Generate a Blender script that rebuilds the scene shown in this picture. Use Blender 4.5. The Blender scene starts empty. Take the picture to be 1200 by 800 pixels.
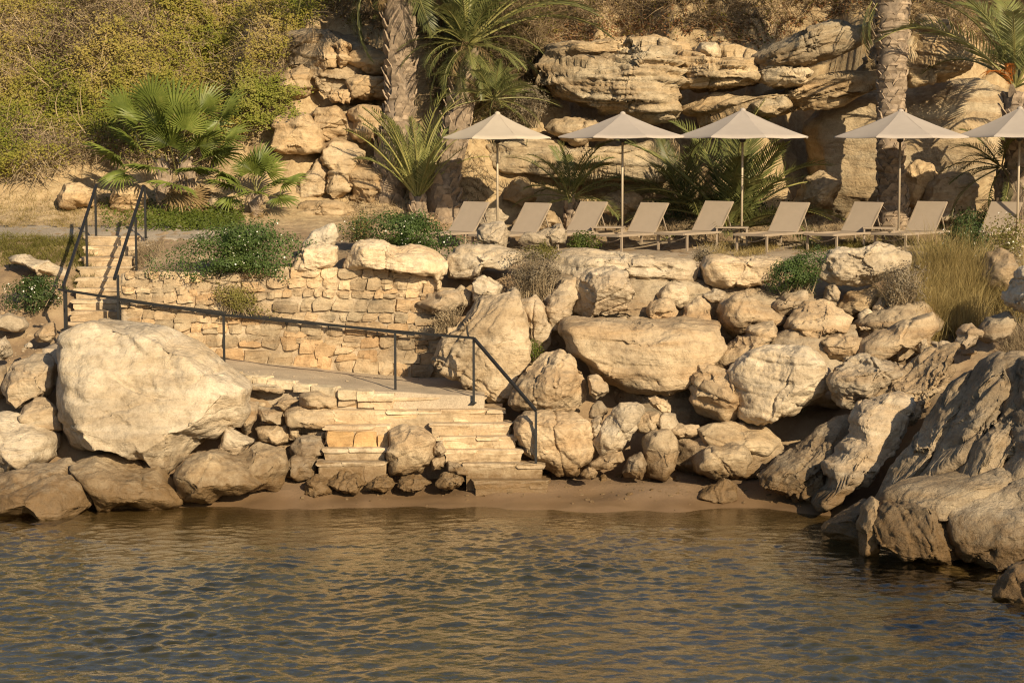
import bpy, bmesh, math, random
import numpy as np
from mathutils import Vector, Matrix

R = math.radians
SC = bpy.context.scene
COL = SC.collection

# ------------------------------------------------------------------ camera
F = 2455.0                       # focal length in pixels of a 1200 wide frame
EYE = 6.1                        # eye height above the water
PITCH = math.atan(240.0 / F)
cam_d = bpy.data.cameras.new('camera')
cam_d.sensor_width = 36.0
cam_d.lens = 36.0 * F / 1200.0
cam_d.clip_start = 0.5
cam_d.clip_end = 3000.0
cam = bpy.data.objects.new('camera', cam_d)
COL.objects.link(cam)
cam.location = (0, 0, EYE)
cam.rotation_euler = (R(90) - PITCH, 0, 0)
SC.camera = cam

# ------------------------------------------------------------------ light
SUN_EL, SUN_AZ = 25.0, 28.0      # sun behind the camera, a little to the right
sun_dir = Vector((math.sin(R(SUN_AZ)) * math.cos(R(SUN_EL)), -math.cos(R(SUN_AZ)) * math.cos(R(SUN_EL)), math.sin(R(SUN_EL))))
sd = bpy.data.lights.new('sun', 'SUN')
sd.energy = 5.0
sd.angle = R(0.5)
sd.color = (1.0, 0.825, 0.56)
so = bpy.data.objects.new('sun', sd)
so.rotation_euler = sun_dir.to_track_quat('Z', 'Y').to_euler()
COL.objects.link(so)
wd = bpy.data.worlds.new('World')
SC.world = wd
wd.use_nodes = True
wn = wd.node_tree
sky = wn.nodes.new('ShaderNodeTexSky')
sky.sky_type = 'NISHITA'
sky.sun_disc = False
sky.sun_elevation = R(SUN_EL)
sky.sun_rotation = R(180.0 - SUN_AZ)
wn.links.new(sky.outputs[0], wn.nodes['Background'].inputs[0])
wn.nodes['Background'].inputs[1].default_value = 0.075
SC.view_settings.view_transform = 'Standard'
SC.view_settings.look = 'None'
SC.view_settings.gamma = 1.0
SC.view_settings.exposure = 0.48
SC.cycles.use_denoising = True
SC.cycles.denoising_prefilter = 'NONE'
SC.cycles.pixel_filter_type = 'BLACKMAN_HARRIS'
SC.cycles.filter_width = 1.15
SC.cycles.max_bounces = 6
SC.cycles.transparent_max_bounces = 12
SC.cycles.caustics_reflective = False
SC.cycles.caustics_refractive = False

# ------------------------------------------------------------------ helpers
def ray(px, py):
    a, b = (px - 600.0) / F, (400.0 - py) / F
    c, s = math.cos(PITCH), math.sin(PITCH)
    return a, c + b * s, b * c - s          # x, y, z direction


def P(px, py, Y):
    a, b, c = ray(px, py)
    k = Y / b
    return Vector((a * k, Y, EYE + c * k))


rng_tab = np.random.RandomState(7)
NT = 64
TAB = rng_tab.rand(NT, NT, NT).astype(np.float32) * 2 - 1


def vnoise(p):
    p = np.asarray(p, dtype=np.float64)
    i = np.floor(p).astype(np.int64)
    f = p - i
    u = f * f * f * (f * (f * 6 - 15) + 10)
    i0 = i % NT
    i1 = (i + 1) % NT
    x0, y0, z0 = i0[:, 0], i0[:, 1], i0[:, 2]
    x1, y1, z1 = i1[:, 0], i1[:, 1], i1[:, 2]
    ux, uy, uz = u[:, 0], u[:, 1], u[:, 2]
    a = TAB[x0, y0, z0] * (1 - ux) + TAB[x1, y0, z0] * ux
    b = TAB[x0, y1, z0] * (1 - ux) + TAB[x1, y1, z0] * ux
    c = TAB[x0, y0, z1] * (1 - ux) + TAB[x1, y0, z1] * ux
    d = TAB[x0, y1, z1] * (1 - ux) + TAB[x1, y1, z1] * ux
    return (a * (1 - uy) + b * uy) * (1 - uz) + (c * (1 - uy) + d * uy) * uz


def fbm(p, octv=4, gain=0.5):
    s, a, q = 0.0, 1.0, np.array(p, dtype=np.float64)
    for k in range(octv):
        s = s + a * vnoise(q)
        q = q * 2.03 + 11.7
        a *= gain
    return s


def ridge(p, octv=4):
    s, a, q = 0.0, 1.0, np.array(p, dtype=np.float64)
    for k in range(octv):
        s = s + a * (1 - 2 * np.abs(vnoise(q)))
        q = q * 2.1 + 5.3
        a *= 0.5
    return s


def mesh_np(name, V, T, smooth=True, quads=False):
    V = np.asarray(V, dtype=np.float32)
    T = np.asarray(T, dtype=np.int32)
    n = T.shape[1]
    me = bpy.data.meshes.new(name)
    me.vertices.add(len(V))
    me.vertices.foreach_set('co', V.ravel())
    me.loops.add(T.size)
    me.loops.foreach_set('vertex_index', T.ravel())
    me.polygons.add(len(T))
    me.polygons.foreach_set('loop_start', np.arange(0, T.size, n, dtype=np.int32))
    me.polygons.foreach_set('loop_total', np.full(len(T), n, dtype=np.int32))
    me.polygons.foreach_set('use_smooth', np.full(len(T), smooth, dtype=bool))
    me.update(calc_edges=True)
    return me


def link(name, me, mat=None, parent=None, loc=None):
    o = bpy.data.objects.new(name, me)
    COL.objects.link(o)
    if mat is not None and me is not None and len(me.materials) == 0:
        me.materials.append(mat)
    if parent is not None:
        o.parent = parent
    if loc is not None:
        o.location = loc
    return o


def tag(o, label=None, cat=None, group=None, kind=None):
    if label: o['label'] = label
    if cat: o['category'] = cat
    if group: o['group'] = group
    if kind: o['kind'] = kind
    return o


def empty(name, loc=(0, 0, 0), rz=0.0):
    o = bpy.data.objects.new(name, None)
    COL.objects.link(o)
    o.location = loc
    o.rotation_euler = (0, 0, rz)
    o.empty_display_size = 0.2
    return o


def copy_tree(o, parent=None):
    c = o.copy()
    COL.objects.link(c)
    if parent is not None:
        c.parent = parent
    for ch in list(o.children):
        copy_tree(ch, c)
    return c


class MB:
    """collects simple solids for one mesh object"""
    def __init__(s):
        s.v, s.f = [], []

    def add(s, V, Fc):
        b = len(s.v)
        s.v += [tuple(x) for x in V]
        s.f += [tuple(b + i for i in q) for q in Fc]

    def box(s, lo, hi, M=None):
        V = [Vector((x, y, z)) for z in (lo[2], hi[2]) for y in (lo[1], hi[1]) for x in (lo[0], hi[0])]
        if M is not None:
            V = [M @ v for v in V]
        s.add(V, [(0, 2, 3, 1), (4, 5, 7, 6), (0, 1, 5, 4), (2, 6, 7, 3), (0, 4, 6, 2), (1, 3, 7, 5)])

    def bar(s, a, b, w, h, up=Vector((0, 0, 1))):
        a, b = Vector(a), Vector(b)
        d = (b - a).normalized()
        u = up - d * up.dot(d)
        if u.length < 1e-3:
            u = Vector((0, 1, 0)) - d * d.y
        u.normalize()
        r = d.cross(u)
        V = []
        for p in (a, b):
            for (i, j) in ((-1, -1), (1, -1), (1, 1), (-1, 1)):
                V.append(p + r * (i * w / 2) + u * (j * h / 2))
        s.add(V, [(0, 1, 2, 3), (7, 6, 5, 4), (0, 4, 5, 1), (1, 5, 6, 2), (2, 6, 7, 3), (3, 7, 4, 0)])

    def tube(s, pts, rad, n=8, cap=True):
        pts = [Vector(p) for p in pts]
        if not hasattr(rad, '__len__'):
            rad = [rad] * len(pts)
        base = len(s.v)
        prev = None
        for i, p in enumerate(pts):
            if i == 0: d = pts[1] - pts[0]
            elif i == len(pts) - 1: d = pts[-1] - pts[-2]
            else: d = pts[i + 1] - pts[i - 1]
            d.normalize()
            if prev is None:
                u = Vector((0, 0, 1)) if abs(d.z) < 0.9 else Vector((0, 1, 0))
            else:
                u = prev
            u = (u - d * u.dot(d)).normalized()
            prev = u
            r = d.cross(u)
            for k in range(n):
                a = 2 * math.pi * k / n
                s.v.append(tuple(p + (u * math.cos(a) + r * math.sin(a)) * rad[i]))
        for i in range(len(pts) - 1):
            for k in range(n):
                k2 = (k + 1) % n
                s.f.append((base + i * n + k, base + i * n + k2, base + (i + 1) * n + k2, base + (i + 1) * n + k))
        if cap:
            s.f.append(tuple(base + k for k in reversed(range(n))))
            s.f.append(tuple(base + (len(pts) - 1) * n + k for k in range(n)))

    def build(s, name, mat, parent=None, smooth=False, loc=None):
        me = bpy.data.meshes.new(name)
        me.from_pydata(s.v, [], s.f)
        if smooth:
            me.polygons.foreach_set('use_smooth', np.ones(len(me.polygons), dtype=bool))
        me.update()
        return link(name, me, mat, parent, loc)


# ------------------------------------------------------------------ materials
def newmat(name):
    m = bpy.data.materials.new(name)
    m.use_nodes = True
    nt = m.node_tree
    return m, nt, nt.nodes, nt.links, nt.nodes['Principled BSDF']


def N(nt, typ, **kw):
    n = nt.nodes.new(typ)
    for k, v in kw.items():
        setattr(n, k, v)
    return n


def noise(nt, vec, scale, detail=5, rough=0.55, dist=0.0):
    n = N(nt, 'ShaderNodeTexNoise')
    n.inputs['Scale'].default_value = scale
    n.inputs['Detail'].default_value = detail
    n.inputs['Roughness'].default_value = rough
    n.inputs['Distortion'].default_value = dist
    nt.links.new(vec, n.inputs['Vector'])
    return n.outputs['Fac']


def ramp(nt, fac, stops, interp='LINEAR'):
    r = N(nt, 'ShaderNodeValToRGB')
    r.color_ramp.interpolation = interp
    el = r.color_ramp.elements
    while len(el) < len(stops):
        el.new(0.5)
    for e, (p, c) in zip(el, stops):
        e.position = p
        e.color = (*c, 1) if len(c) == 3 else c
    nt.links.new(fac, r.inputs[0])
    return r.outputs[0]


def mix(nt, fac, a, b, mode='MIX'):
    m = N(nt, 'ShaderNodeMix', data_type='RGBA', blend_type=mode)
    if hasattr(fac, 'links'): nt.links.new(fac, m.inputs[0])
    else: m.inputs[0].default_value = fac
    for s, v in ((6, a), (7, b)):
        if hasattr(v, 'links'): nt.links.new(v, m.inputs[s])
        else: m.inputs[s].default_value = (*v, 1)
    return m.outputs[2]


def mth(nt, op, a, b=None, c=None, clamp=False):
    m = N(nt, 'ShaderNodeMath', operation=op, use_clamp=clamp)
    for i, v in enumerate((a, b, c)):
        if v is None: continue
        if hasattr(v, 'links'): nt.links.new(v, m.inputs[i])
        else: m.inputs[i].default_value = v
    return m.outputs[0]


def bump(nt, h, strength, dist, prev=None):
    b = N(nt, 'ShaderNodeBump')
    b.inputs['Strength'].default_value = strength
    b.inputs['Distance'].default_value = dist
    nt.links.new(h, b.inputs['Height'])
    if prev is not None:
        nt.links.new(prev, b.inputs['Normal'])
    return b.outputs[0]


def rock_material(name, pale, tan, ochre, strata_dir=(0.1, 0.1, 1.0), wet=True, crag=1.0, streak=0.0):
    m, nt, nd, lk, bs = newmat(name)
    pos = N(nt, 'ShaderNodeNewGeometry').outputs['Position']
    oi = N(nt, 'ShaderNodeObjectInfo')
    # strata-aligned coordinates: long along the bedding, short across it
    mp = N(nt, 'ShaderNodeMapping')
    d = Vector(strata_dir).normalized()
    q = d.to_track_quat('Z', 'Y').inverted()
    mp.inputs['Rotation'].default_value = q.to_euler()
    mp.inputs['Scale'].default_value = (0.35, 0.35, 2.6)
    lk.new(pos, mp.inputs['Vector'])
    sv = mp.outputs[0]
    n1 = noise(nt, pos, 0.9, 6, 0.6)
    n2 = noise(nt, sv, 1.6, 7, 0.62, 0.4)
    n3 = noise(nt, pos, 7.0, 6, 0.65)
    n4 = noise(nt, pos, 34.0, 4, 0.7)
    c = ramp(nt, n1, [(0.32, tan), (0.5, pale), (0.68, tuple(min(1, x * 1.12) for x in pale))])
    oc = ramp(nt, n2, [(0.40, (0, 0, 0)), (0.66, (1, 1, 1))])
    c = mix(nt, mth(nt, 'MULTIPLY', oc, 0.75), c, ochre)
    g = ramp(nt, n3, [(0.30, (0.62, 0.60, 0.57)), (0.5, (1, 1, 1)), (0.72, (1.12, 1.12, 1.12))])
    c = mix(nt, 0.75, c, g, 'MULTIPLY')
    g2 = ramp(nt, n4, [(0.30, (0.74, 0.72, 0.70)), (0.55, (1.05, 1.05, 1.05))])
    c = mix(nt, 0.55, c, g2, 'MULTIPLY')
    # grey lichen / weather crust in blotches
    li = ramp(nt, noise(nt, pos, 2.6, 8, 0.7, 0.6), [(0.56, (0, 0, 0)), (0.70, (1, 1, 1))])
    c = mix(nt, mth(nt, 'MULTIPLY', li, 0.45 + 0.30 * streak), c, (0.17, 0.145, 0.115))
    st = ramp(nt, noise(nt, pos, 0.55, 5, 0.6, 0.8), [(0.42, (1.08, 1.06, 1.02)), (0.60, (0.72, 0.70, 0.68))])
    c = mix(nt, 0.8, c, st, 'MULTIPLY')
    c = mix(nt, 1.0, c, oi.outputs['Color'], 'MULTIPLY')
    rough = 0.9
    if wet:
        sx = N(nt, 'ShaderNodeSeparateXYZ')
        lk.new(pos, sx.inputs[0])
        zz = mth(nt, 'ADD', sx.outputs[2], mth(nt, 'MULTIPLY', mth(nt, 'SUBTRACT', n3, 0.5), 0.7))
        w = ramp(nt, mth(nt, 'MULTIPLY', zz, 1.0), [(0.36, (1, 1, 1)), (0.86, (0, 0, 0))])
        c = mix(nt, mth(nt, 'MULTIPLY', w, 0.88), c, mix(nt, n3, (0.20, 0.115, 0.045), (0.065, 0.042, 0.02)))
        rr = mth(nt, 'SUBTRACT', 0.92, mth(nt, 'MULTIPLY', w, 0.45))
        lk.new(rr, bs.inputs['Roughness'])
    else:
        bs.inputs['Roughness'].default_value = rough
    lk.new(c, bs.inputs['Base Color'])
    bs.inputs['Specular IOR Level'].default_value = 0.25
    # relief
    pits = N(nt, 'ShaderNodeTexVoronoi', feature='F1')
    pits.inputs['Scale'].default_value = 9.0
    pits.inputs['Randomness'].default_value = 1.0
    lk.new(mix(nt, 0.12, pos, noise_vec(nt, pos, 3.0), 'ADD'), pits.inputs['Vector'])
    pf = ramp(nt, pits.outputs['Distance'], [(0.0, (0, 0, 0)), (0.34, (1, 1, 1))])
    vc = N(nt, 'ShaderNodeTexVoronoi', feature='DISTANCE_TO_EDGE')
    vc.inputs['Scale'].default_value = 2.3
    lk.new(mix(nt, 0.30, mix(nt, 0.5, pos, sv), noise_vec(nt, pos, 2.2), 'ADD'), vc.inputs['Vector'])
    cr = ramp(nt, vc.outputs['Distance'], [(0.0, (0, 0, 0)), (0.045, (1, 1, 1))])
    gate = ramp(nt, n1, [(0.42, (1, 1, 1)), (0.58, (0, 0, 0))])
    cr = mix(nt, mth(nt, 'MULTIPLY', gate, 1.0), cr, (1, 1, 1))
    b = bump(nt, noise(nt, sv, 2.4, 8, 0.66, 0.6), 0.5 * crag, 0.10)
    b = bump(nt, noise(nt, pos, 5.0, 10, 0.72), 0.7 * crag, 0.075, b)
    b = bump(nt, cr, 0.32 * crag, 0.03, b)
    b = bump(nt, pf, 0.30 * crag, 0.03, b)
    b = bump(nt, noise(nt, pos, 26.0, 6, 0.75), 0.5, 0.018, b)
    lk.new(b, bs.inputs['Normal'])
    return m


def noise_vec(nt, vec, scale):
    n = N(nt, 'ShaderNodeTexNoise')
    n.inputs['Scale'].default_value = scale
    nt.links.new(vec, n.inputs['Vector'])
    return n.outputs['Color']


def leaf_material(name, stops, scale=1.3, trans=0.35, rough=0.5, fine=9.0, spec=0.3):
    m, nt, nd, lk, bs = newmat(name)
    pos = N(nt, 'ShaderNodeNewGeometry').outputs['Position']
    oi = N(nt, 'ShaderNodeObjectInfo')
    f = mth(nt, 'ADD', mth(nt, 'MULTIPLY', noise(nt, pos, scale, 4, 0.6), 0.62), mth(nt, 'MULTIPLY', noise(nt, pos, fine, 3, 0.7), 0.38))
    c = ramp(nt, f, stops)
    c = mix(nt, 1.0, c, oi.outputs['Color'], 'MULTIPLY')
    lk.new(c, bs.inputs['Base Color'])
    bs.inputs['Roughness'].default_value = rough
    bs.inputs['Specular IOR Level'].default_value = spec
    if trans > 0:
        t = N(nt, 'ShaderNodeBsdfTranslucent')
        lk.new(c, t.inputs[0])
        ms = N(nt, 'ShaderNodeMixShader')
        ms.inputs[0].default_value = trans
        lk.new(bs.outputs[0], ms.inputs[1])
        lk.new(t.outputs[0], ms.inputs[2])
        lk.new(ms.outputs[0], nd['Material Output'].inputs[0])
    return m


def plain(name, col, rough=0.6, metal=0.0, var=0.12, scale=6.0, bmp=0.0, bscale=60.0, spec=0.3):
    m, nt, nd, lk, bs = newmat(name)
    pos = N(nt, 'ShaderNodeTexCoord').outputs['Object']
    oi = N(nt, 'ShaderNodeObjectInfo')
    f = noise(nt, pos, scale, 5, 0.6)
    c = ramp(nt, f, [(0.3, tuple(x * (1 - var) for x in col)), (0.7, tuple(min(1, x * (1 + var)) for x in col))])
    c = mix(nt, 1.0, c, oi.outputs['Color'], 'MULTIPLY')
    lk.new(c, bs.inputs['Base Color'])
    bs.inputs['Roughness'].default_value = rough
    bs.inputs['Metallic'].default_value = metal
    bs.inputs['Specular IOR Level'].default_value = spec
    if bmp:
        lk.new(bump(nt, noise(nt, pos, bscale, 4, 0.6), bmp, 0.01), bs.inputs['Normal'])
    return m


PALE, TAN, OCHRE = (0.50, 0.41, 0.29), (0.40, 0.31, 0.205), (0.385, 0.26, 0.145)
M = {}
M['rock'] = rock_material('limestone', PALE, TAN, OCHRE)
M['rock_pale'] = rock_material('pale_limestone', (0.57, 0.48, 0.355), (0.48, 0.39, 0.27), (0.44, 0.33, 0.205))
M['rock_ochre'] = rock_material('ochre_sandstone', (0.49, 0.385, 0.25), (0.42, 0.315, 0.195), (0.38, 0.26, 0.14), crag=0.9)
M['rock_grey'] = rock_material('weathered_limestone', (0.42, 0.335, 0.23), (0.32, 0.25, 0.165), (0.31, 0.21, 0.115), (-0.62, 0.2, 0.75), crag=1.3, streak=1.0)
M['rock_layer'] = rock_material('layered_limestone', (0.54, 0.44, 0.295), (0.44, 0.335, 0.205), (0.40, 0.27, 0.14), (0.05, 0.1, 1.0), wet=False, crag=1.2)
M['stone'] = rock_material('wall_stone', (0.49, 0.40, 0.275), (0.43, 0.335, 0.22), (0.42, 0.29, 0.165), crag=0.8)
M['mortar'] = rock_material('lime_mortar', (0.47, 0.38, 0.27), (0.42, 0.33, 0.225), (0.39, 0.285, 0.175), crag=0.6)
M['step_stone'] = rock_material('step_stone', (0.55, 0.455, 0.325), (0.47, 0.37, 0.25), (0.43, 0.30, 0.175), crag=0.5)
M['black_metal'] = plain('black_painted_steel', (0.018, 0.017, 0.016), 0.45, 0.0, 0.25, 8, 0.1, 80)
M['canvas'] = plain('taupe_canvas', (0.375, 0.32, 0.27), 0.85, 0.0, 0.05, 2.5, 0.08, 220)
M['canvas_light'] = plain('cream_canvas', (0.44, 0.37, 0.285), 0.85, 0.0, 0.05, 2.5, 0.08, 220)
M['sling'] = plain('tan_sling_fabric', (0.345, 0.275, 0.205), 0.75, 0.0, 0.05, 5, 0.1, 300)
M['alu'] = plain('beige_powder_coated_aluminium', (0.30, 0.235, 0.17), 0.45, 0.0, 0.06, 5)
M['pole'] = plain('champagne_pole', (0.42, 0.34, 0.24), 0.4, 0.1, 0.06, 5)
M['pole_dark'] = plain('bronze_pole', (0.30, 0.24, 0.17), 0.45, 0.1, 0.06, 5)
M['hub'] = plain('dark_hub_plastic', (0.05, 0.045, 0.04), 0.5)
M['fan_leaf'] = leaf_material('fan_palm_leaf', [(0.30, (0.08, 0.115, 0.022)), (0.55, (0.19, 0.225, 0.045)), (0.75, (0.34, 0.33, 0.09))], 2.0, 0.35, 0.42)
M['date_leaf'] = leaf_material('date_palm_leaf', [(0.30, (0.085, 0.10, 0.035)), (0.55, (0.18, 0.185, 0.06)), (0.75, (0.34, 0.29, 0.12))], 1.8, 0.3, 0.42)
M['date_dark'] = leaf_material('young_palm_leaf', [(0.30, (0.07, 0.085, 0.03)), (0.55, (0.16, 0.17, 0.055)), (0.75, (0.32, 0.28, 0.11))], 1.8, 0.3, 0.42)
M['dry_leaf'] = leaf_material('dry_palm_leaf', [(0.30, (0.20, 0.13, 0.06)), (0.55, (0.33, 0.23, 0.11)), (0.75, (0.45, 0.33, 0.17))], 2.0, 0.25, 0.7)
M['rachis'] = plain('palm_leaf_stalk', (0.17, 0.155, 0.05), 0.5, 0, 0.2, 4)
M['bark'] = plain('palm_bark', (0.23, 0.175, 0.125), 0.95, 0, 0.4, 9, 0.6, 40)
M['boot'] = plain('palm_leaf_base', (0.30, 0.225, 0.155), 0.95, 0, 0.45, 7, 0.6, 40)
M['scrub'] = leaf_material('scrub_leaf', [(0.36, (0.13, 0.155, 0.02)), (0.47, (0.25, 0.235, 0.035)), (0.58, (0.38, 0.295, 0.08)), (0.70, (0.42, 0.32, 0.17))], 0.55, 0.35, 0.65, 6.0)
M['twig'] = leaf_material('dry_twig', [(0.32, (0.17, 0.12, 0.07)), (0.55, (0.31, 0.235, 0.14)), (0.75, (0.47, 0.37, 0.24))], 1.1, 0.0, 0.9, 12.0)
M['red_brush'] = leaf_material('reddish_brush', [(0.32, (0.14, 0.065, 0.03)), (0.55, (0.25, 0.125, 0.055)), (0.75, (0.33, 0.21, 0.10))], 1.4, 0.2, 0.9, 8.0)
M['shrub'] = leaf_material('shrub_leaf', [(0.30, (0.028, 0.05, 0.012)), (0.55, (0.055, 0.085, 0.02)), (0.75, (0.12, 0.14, 0.04))], 2.5, 0.3, 0.5, 14.0)
M['ivy'] = leaf_material('groundcover_leaf', [(0.30, (0.05, 0.075, 0.012)), (0.55, (0.11, 0.135, 0.02)), (0.75, (0.21, 0.20, 0.035))], 1.5, 0.35, 0.5, 10.0)
M['blossom'] = plain('white_blossom', (0.78, 0.74, 0.62), 0.7, 0, 0.05)
M['gold_grass'] = leaf_material('golden_grass', [(0.34, (0.14, 0.108, 0.036)), (0.50, (0.31, 0.23, 0.085)), (0.66, (0.52, 0.41, 0.19))], 2.2, 0.25, 0.7, 22.0)
M['grey_bush'] = leaf_material('grey_bush', [(0.30, (0.12, 0.095, 0.06)), (0.55, (0.22, 0.175, 0.115)), (0.75, (0.32, 0.26, 0.17))], 1.6, 0.15, 0.8, 10.0)
M['green_grass'] = leaf_material('green_grass', [(0.30, (0.10, 0.10, 0.02)), (0.55, (0.19, 0.165, 0.04)), (0.75, (0.33, 0.25, 0.09))], 1.6, 0.3, 0.7, 9.0)
# ------------------------------------------------------------------ terrain
YK = np.array([-900, 0, 20, 28, 31, 33, 34, 35, 36, 36.6, 37.4, 38.68, 38.95, 39.6, 40.6, 42, 43, 44, 45, 46, 47, 47.6, 48.4, 49.2, 50, 52, 55, 60, 70, 90, 140, 900.])
_far = [9.4, 10.6, 12.4, 14.2, 16.5, 19.5, 23, 26]
ST = [
    (-60, [-6, -4, -2.6, -1.5, -.8, -.3, 0, .4, 1.0, 1.3, 1.7, 2.2, 2.35, 2.9, 3.4, 4.0, 4.15, 4.3, 4.6, 5.1, 5.9, 6.5, 7.3, 8.1, 8.9, 10.7, 12.6, 14.5, 17, 20, 23, 26]),
    (-8.75, [-6, -4, -2.4, -1.3, -.8, -.35, -.1, .35, 1.0, 1.3, 1.7, 2.3, 2.45, 2.9, 3.4, 4.0, 4.15, 4.3, 4.6, 5.1, 5.9, 6.5, 7.3, 8.1, 8.9, 10.7, 12.6, 14.5, 17, 20, 23, 26]),
    (-8.35, [-6, -4, -2.4, -1.3, -.8, -.35, -.1, .35, 1.0, 1.3, 2.1, 2.2, 2.3, 2.7, 3.2, 3.85, 4.15, 4.3, 4.6, 5.1, 5.9, 6.5, 7.3, 8.1, 8.9, 10.7, 12.6, 14.5, 17, 20, 23, 26]),
    (-7.25, [-6, -4, -2.4, -1.3, -.8, -.35, -.1, .35, .9, 1.9, 2.1, 2.2, 2.3, 2.7, 3.2, 3.85, 4.15, 4.3, 4.6, 5.1, 5.9, 6.5, 7.3, 8.1, 8.9, 10.7, 12.6, 14.5, 17, 20, 23, 26]),
    (-7.0, [-6, -4, -2.4, -1.3, -.8, -.35, -.1, .35, .8, 1.8, 2.05, 2.1, 3.3, 3.6, 3.75, 3.98, 4.15, 4.3, 4.6, 5.1, 5.9, 6.5, 7.3, 8.1, 8.9, 10.7, 12.6, 14.5, 17, 20, 23, 26]),
    (-5.0, [-6, -4, -2.4, -1.3, -.8, -.3, -.04, .22, .6, 1.6, 1.85, 1.86, 3.3, 3.65, 3.8, 4.0, 4.15, 4.3, 4.6, 5.2, 6.2, 6.8, 7.6, 8.3, 9.0, 10.6, 12.4, 14.4, 17, 20, 23, 26]),
    (-2.9, [-6, -4, -2.4, -1.3, -.8, -.28, .0, .16, .4, 1.3, 1.55, 1.62, 3.3, 3.75, 3.9, 4.0, 4.1, 4.25, 4.4, 4.9, 5.8, 6.6, 7.7, 8.7, 9.4, 10.6, 12.4, 14.4, 17, 20, 23, 26]),
    (-0.9, [-6, -4, -2.4, -1.3, -.8, -.28, .0, .16, .3, 1.0, 1.5, 1.9, 3.1, 3.75, 3.95, 4.0, 4.05, 4.15, 4.3, 4.6, 5.4, 6.2, 7.4, 8.6] + [9.3] + _far[1:]),
    (0.3, [-6, -4, -2.4, -1.3, -.8, -.28, .0, .2, .45, 1.0, 1.9, 3.0, 3.2, 3.75, 3.95, 4.0, 4.02, 4.1, 4.2, 4.4, 5.0, 5.6, 6.4, 8.2] + [9.2] + _far[1:]),
    (4.0, [-6, -4, -2.4, -1.2, -.75, -.22, .02, .2, .5, 1.0, 1.7, 2.7, 3.0, 3.6, 3.92, 4.0, 4.0, 4.05, 4.15, 4.3, 4.6, 5.0, 5.8, 7.6] + [9.2] + _far[1:]),
    (5.6, [-6, -4, -2.4, -1.2, -.6, -.1, .15, .3, .8, 1.1, 1.7, 2.9, 3.2, 3.75, 3.95, 4.0, 4.0, 4.05, 4.15, 4.3, 4.5, 4.8, 5.6, 7.4] + [9.2] + _far[1:]),
    (7.6, [-6, -4, -2.4, -.5, .4, .9, 1.2, 1.5, 1.9, 2.2, 2.7, 3.3, 3.45, 3.85, 3.98, 4.0, 4.0, 4.05, 4.15, 4.3, 4.5, 4.8, 5.6, 7.4] + [9.2] + _far[1:]),
    (11, [-6, -4, -2.2, .2, 1.2, 1.8, 2.1, 2.4, 2.7, 2.9, 3.1, 3.4, 3.5, 3.85, 3.98, 4.0, 4.0, 4.05, 4.15, 4.3, 4.5, 4.8, 5.6, 7.4] + [9.2] + _far[1:]),
    (60, [-6, -4, -2.2, .2, 1.2, 1.8, 2.1, 2.4, 2.7, 2.9, 3.1, 3.4, 3.5, 3.85, 3.98, 4.0, 4.0, 4.05, 4.3, 4.8, 5.5, 6.2, 7.2, 8.2] + [9.2] + _far[1:]),
]
SX = np.array([s[0] for s in ST], dtype=float)
SZ = np.array([s[1] for s in ST], dtype=float)
for i_ in range(len(ST)):
    if SX[i_] >= -0.95:                       # the sunbathing terrace
        for y_, z_ in ((39.6, 3.55), (40.6, 3.68), (42, 3.78), (43, 3.84), (44, 3.93), (45, 4.08)):
            SZ[i_, int(np.argmin(np.abs(YK - y_)))] = z_
        for y_, dz_ in ((36, -.15), (36.6, -.3), (37.4, -.4), (38.68, -.45), (38.95, -.35)):
            SZ[i_, int(np.argmin(np.abs(YK - y_)))] += dz_


def H0(x, y):
    x = np.asarray(x, float)
    y = np.asarray(y, float)
    yi = np.clip(np.searchsorted(YK, y) - 1, 0, len(YK) - 2)
    ty = np.clip((y - YK[yi]) / (YK[yi + 1] - YK[yi]), 0, 1)
    xi = np.clip(np.searchsorted(SX, x) - 1, 0, len(SX) - 2)
    tx = np.clip((x - SX[xi]) / (SX[xi + 1] - SX[xi]), 0, 1)
    tx = tx * tx * (3 - 2 * tx)
    a = SZ[xi, yi] * (1 - ty) + SZ[xi, yi + 1] * ty
    b = SZ[xi + 1, yi] * (1 - ty) + SZ[xi + 1, yi + 1] * ty
    return a * (1 - tx) + b * tx


def H(x, y):
    x = np.asarray(x, float)
    y = np.asarray(y, float)
    p = np.stack([x, y, np.zeros_like(x)], 1)
    k = np.clip((y - 44.8) / 2.0, 0, 1)                       # rough on the cliff and hill only
    w = fbm(np.stack([x * .55, y * .25, x * 0 + 3.1], 1), 4) * 1.1 * k
    z0 = H0(x, y + w)
    # bedding ledges on the cliff face
    q = z0 * 1.55 + 0.5 * fbm(p * 0.35 + 9.0, 3) + 0.12 * x
    st = (np.floor(q) + np.clip((q - np.floor(q)) * 3.0 - 1.6, 0, 1)) / 1.55 - (q / 1.55)
    cliff = np.clip((y - 46.2) / 0.8, 0, 1) * np.clip((51 - y) / 1.5, 0, 1) * np.clip((x + 6.2) / 1.2, 0, 1)
    z = z0 + st * 0.75 * cliff
    rough = 0.035 * np.clip((y - 35.0), 0, 1) + 0.16 * k
    rough = np.where((y > 36.6) & (y < 38.5) & (x < -1.5) & (x > -8), 0.012, rough)
    rough = np.where((y > 41) & (y < 44.2), np.minimum(rough, 0.02), rough)
    z = z + fbm(p * 1.3, 5) * rough + fbm(p * 4.1, 3) * 0.10 * k
    z = z + fbm(p * 9.0, 2) * 0.03 * np.clip((y - 35.2), 0, 1) * (rough > .013)
    z = z + (0.012 * fbm(p * np.array([0.7, 2.5, 1]), 3) + 0.06 * fbm(p * np.array([0.8, 0.8, 1]) + 2, 3)) * np.clip((35.6 - y) / .6, 0, 1)
    return z


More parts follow.
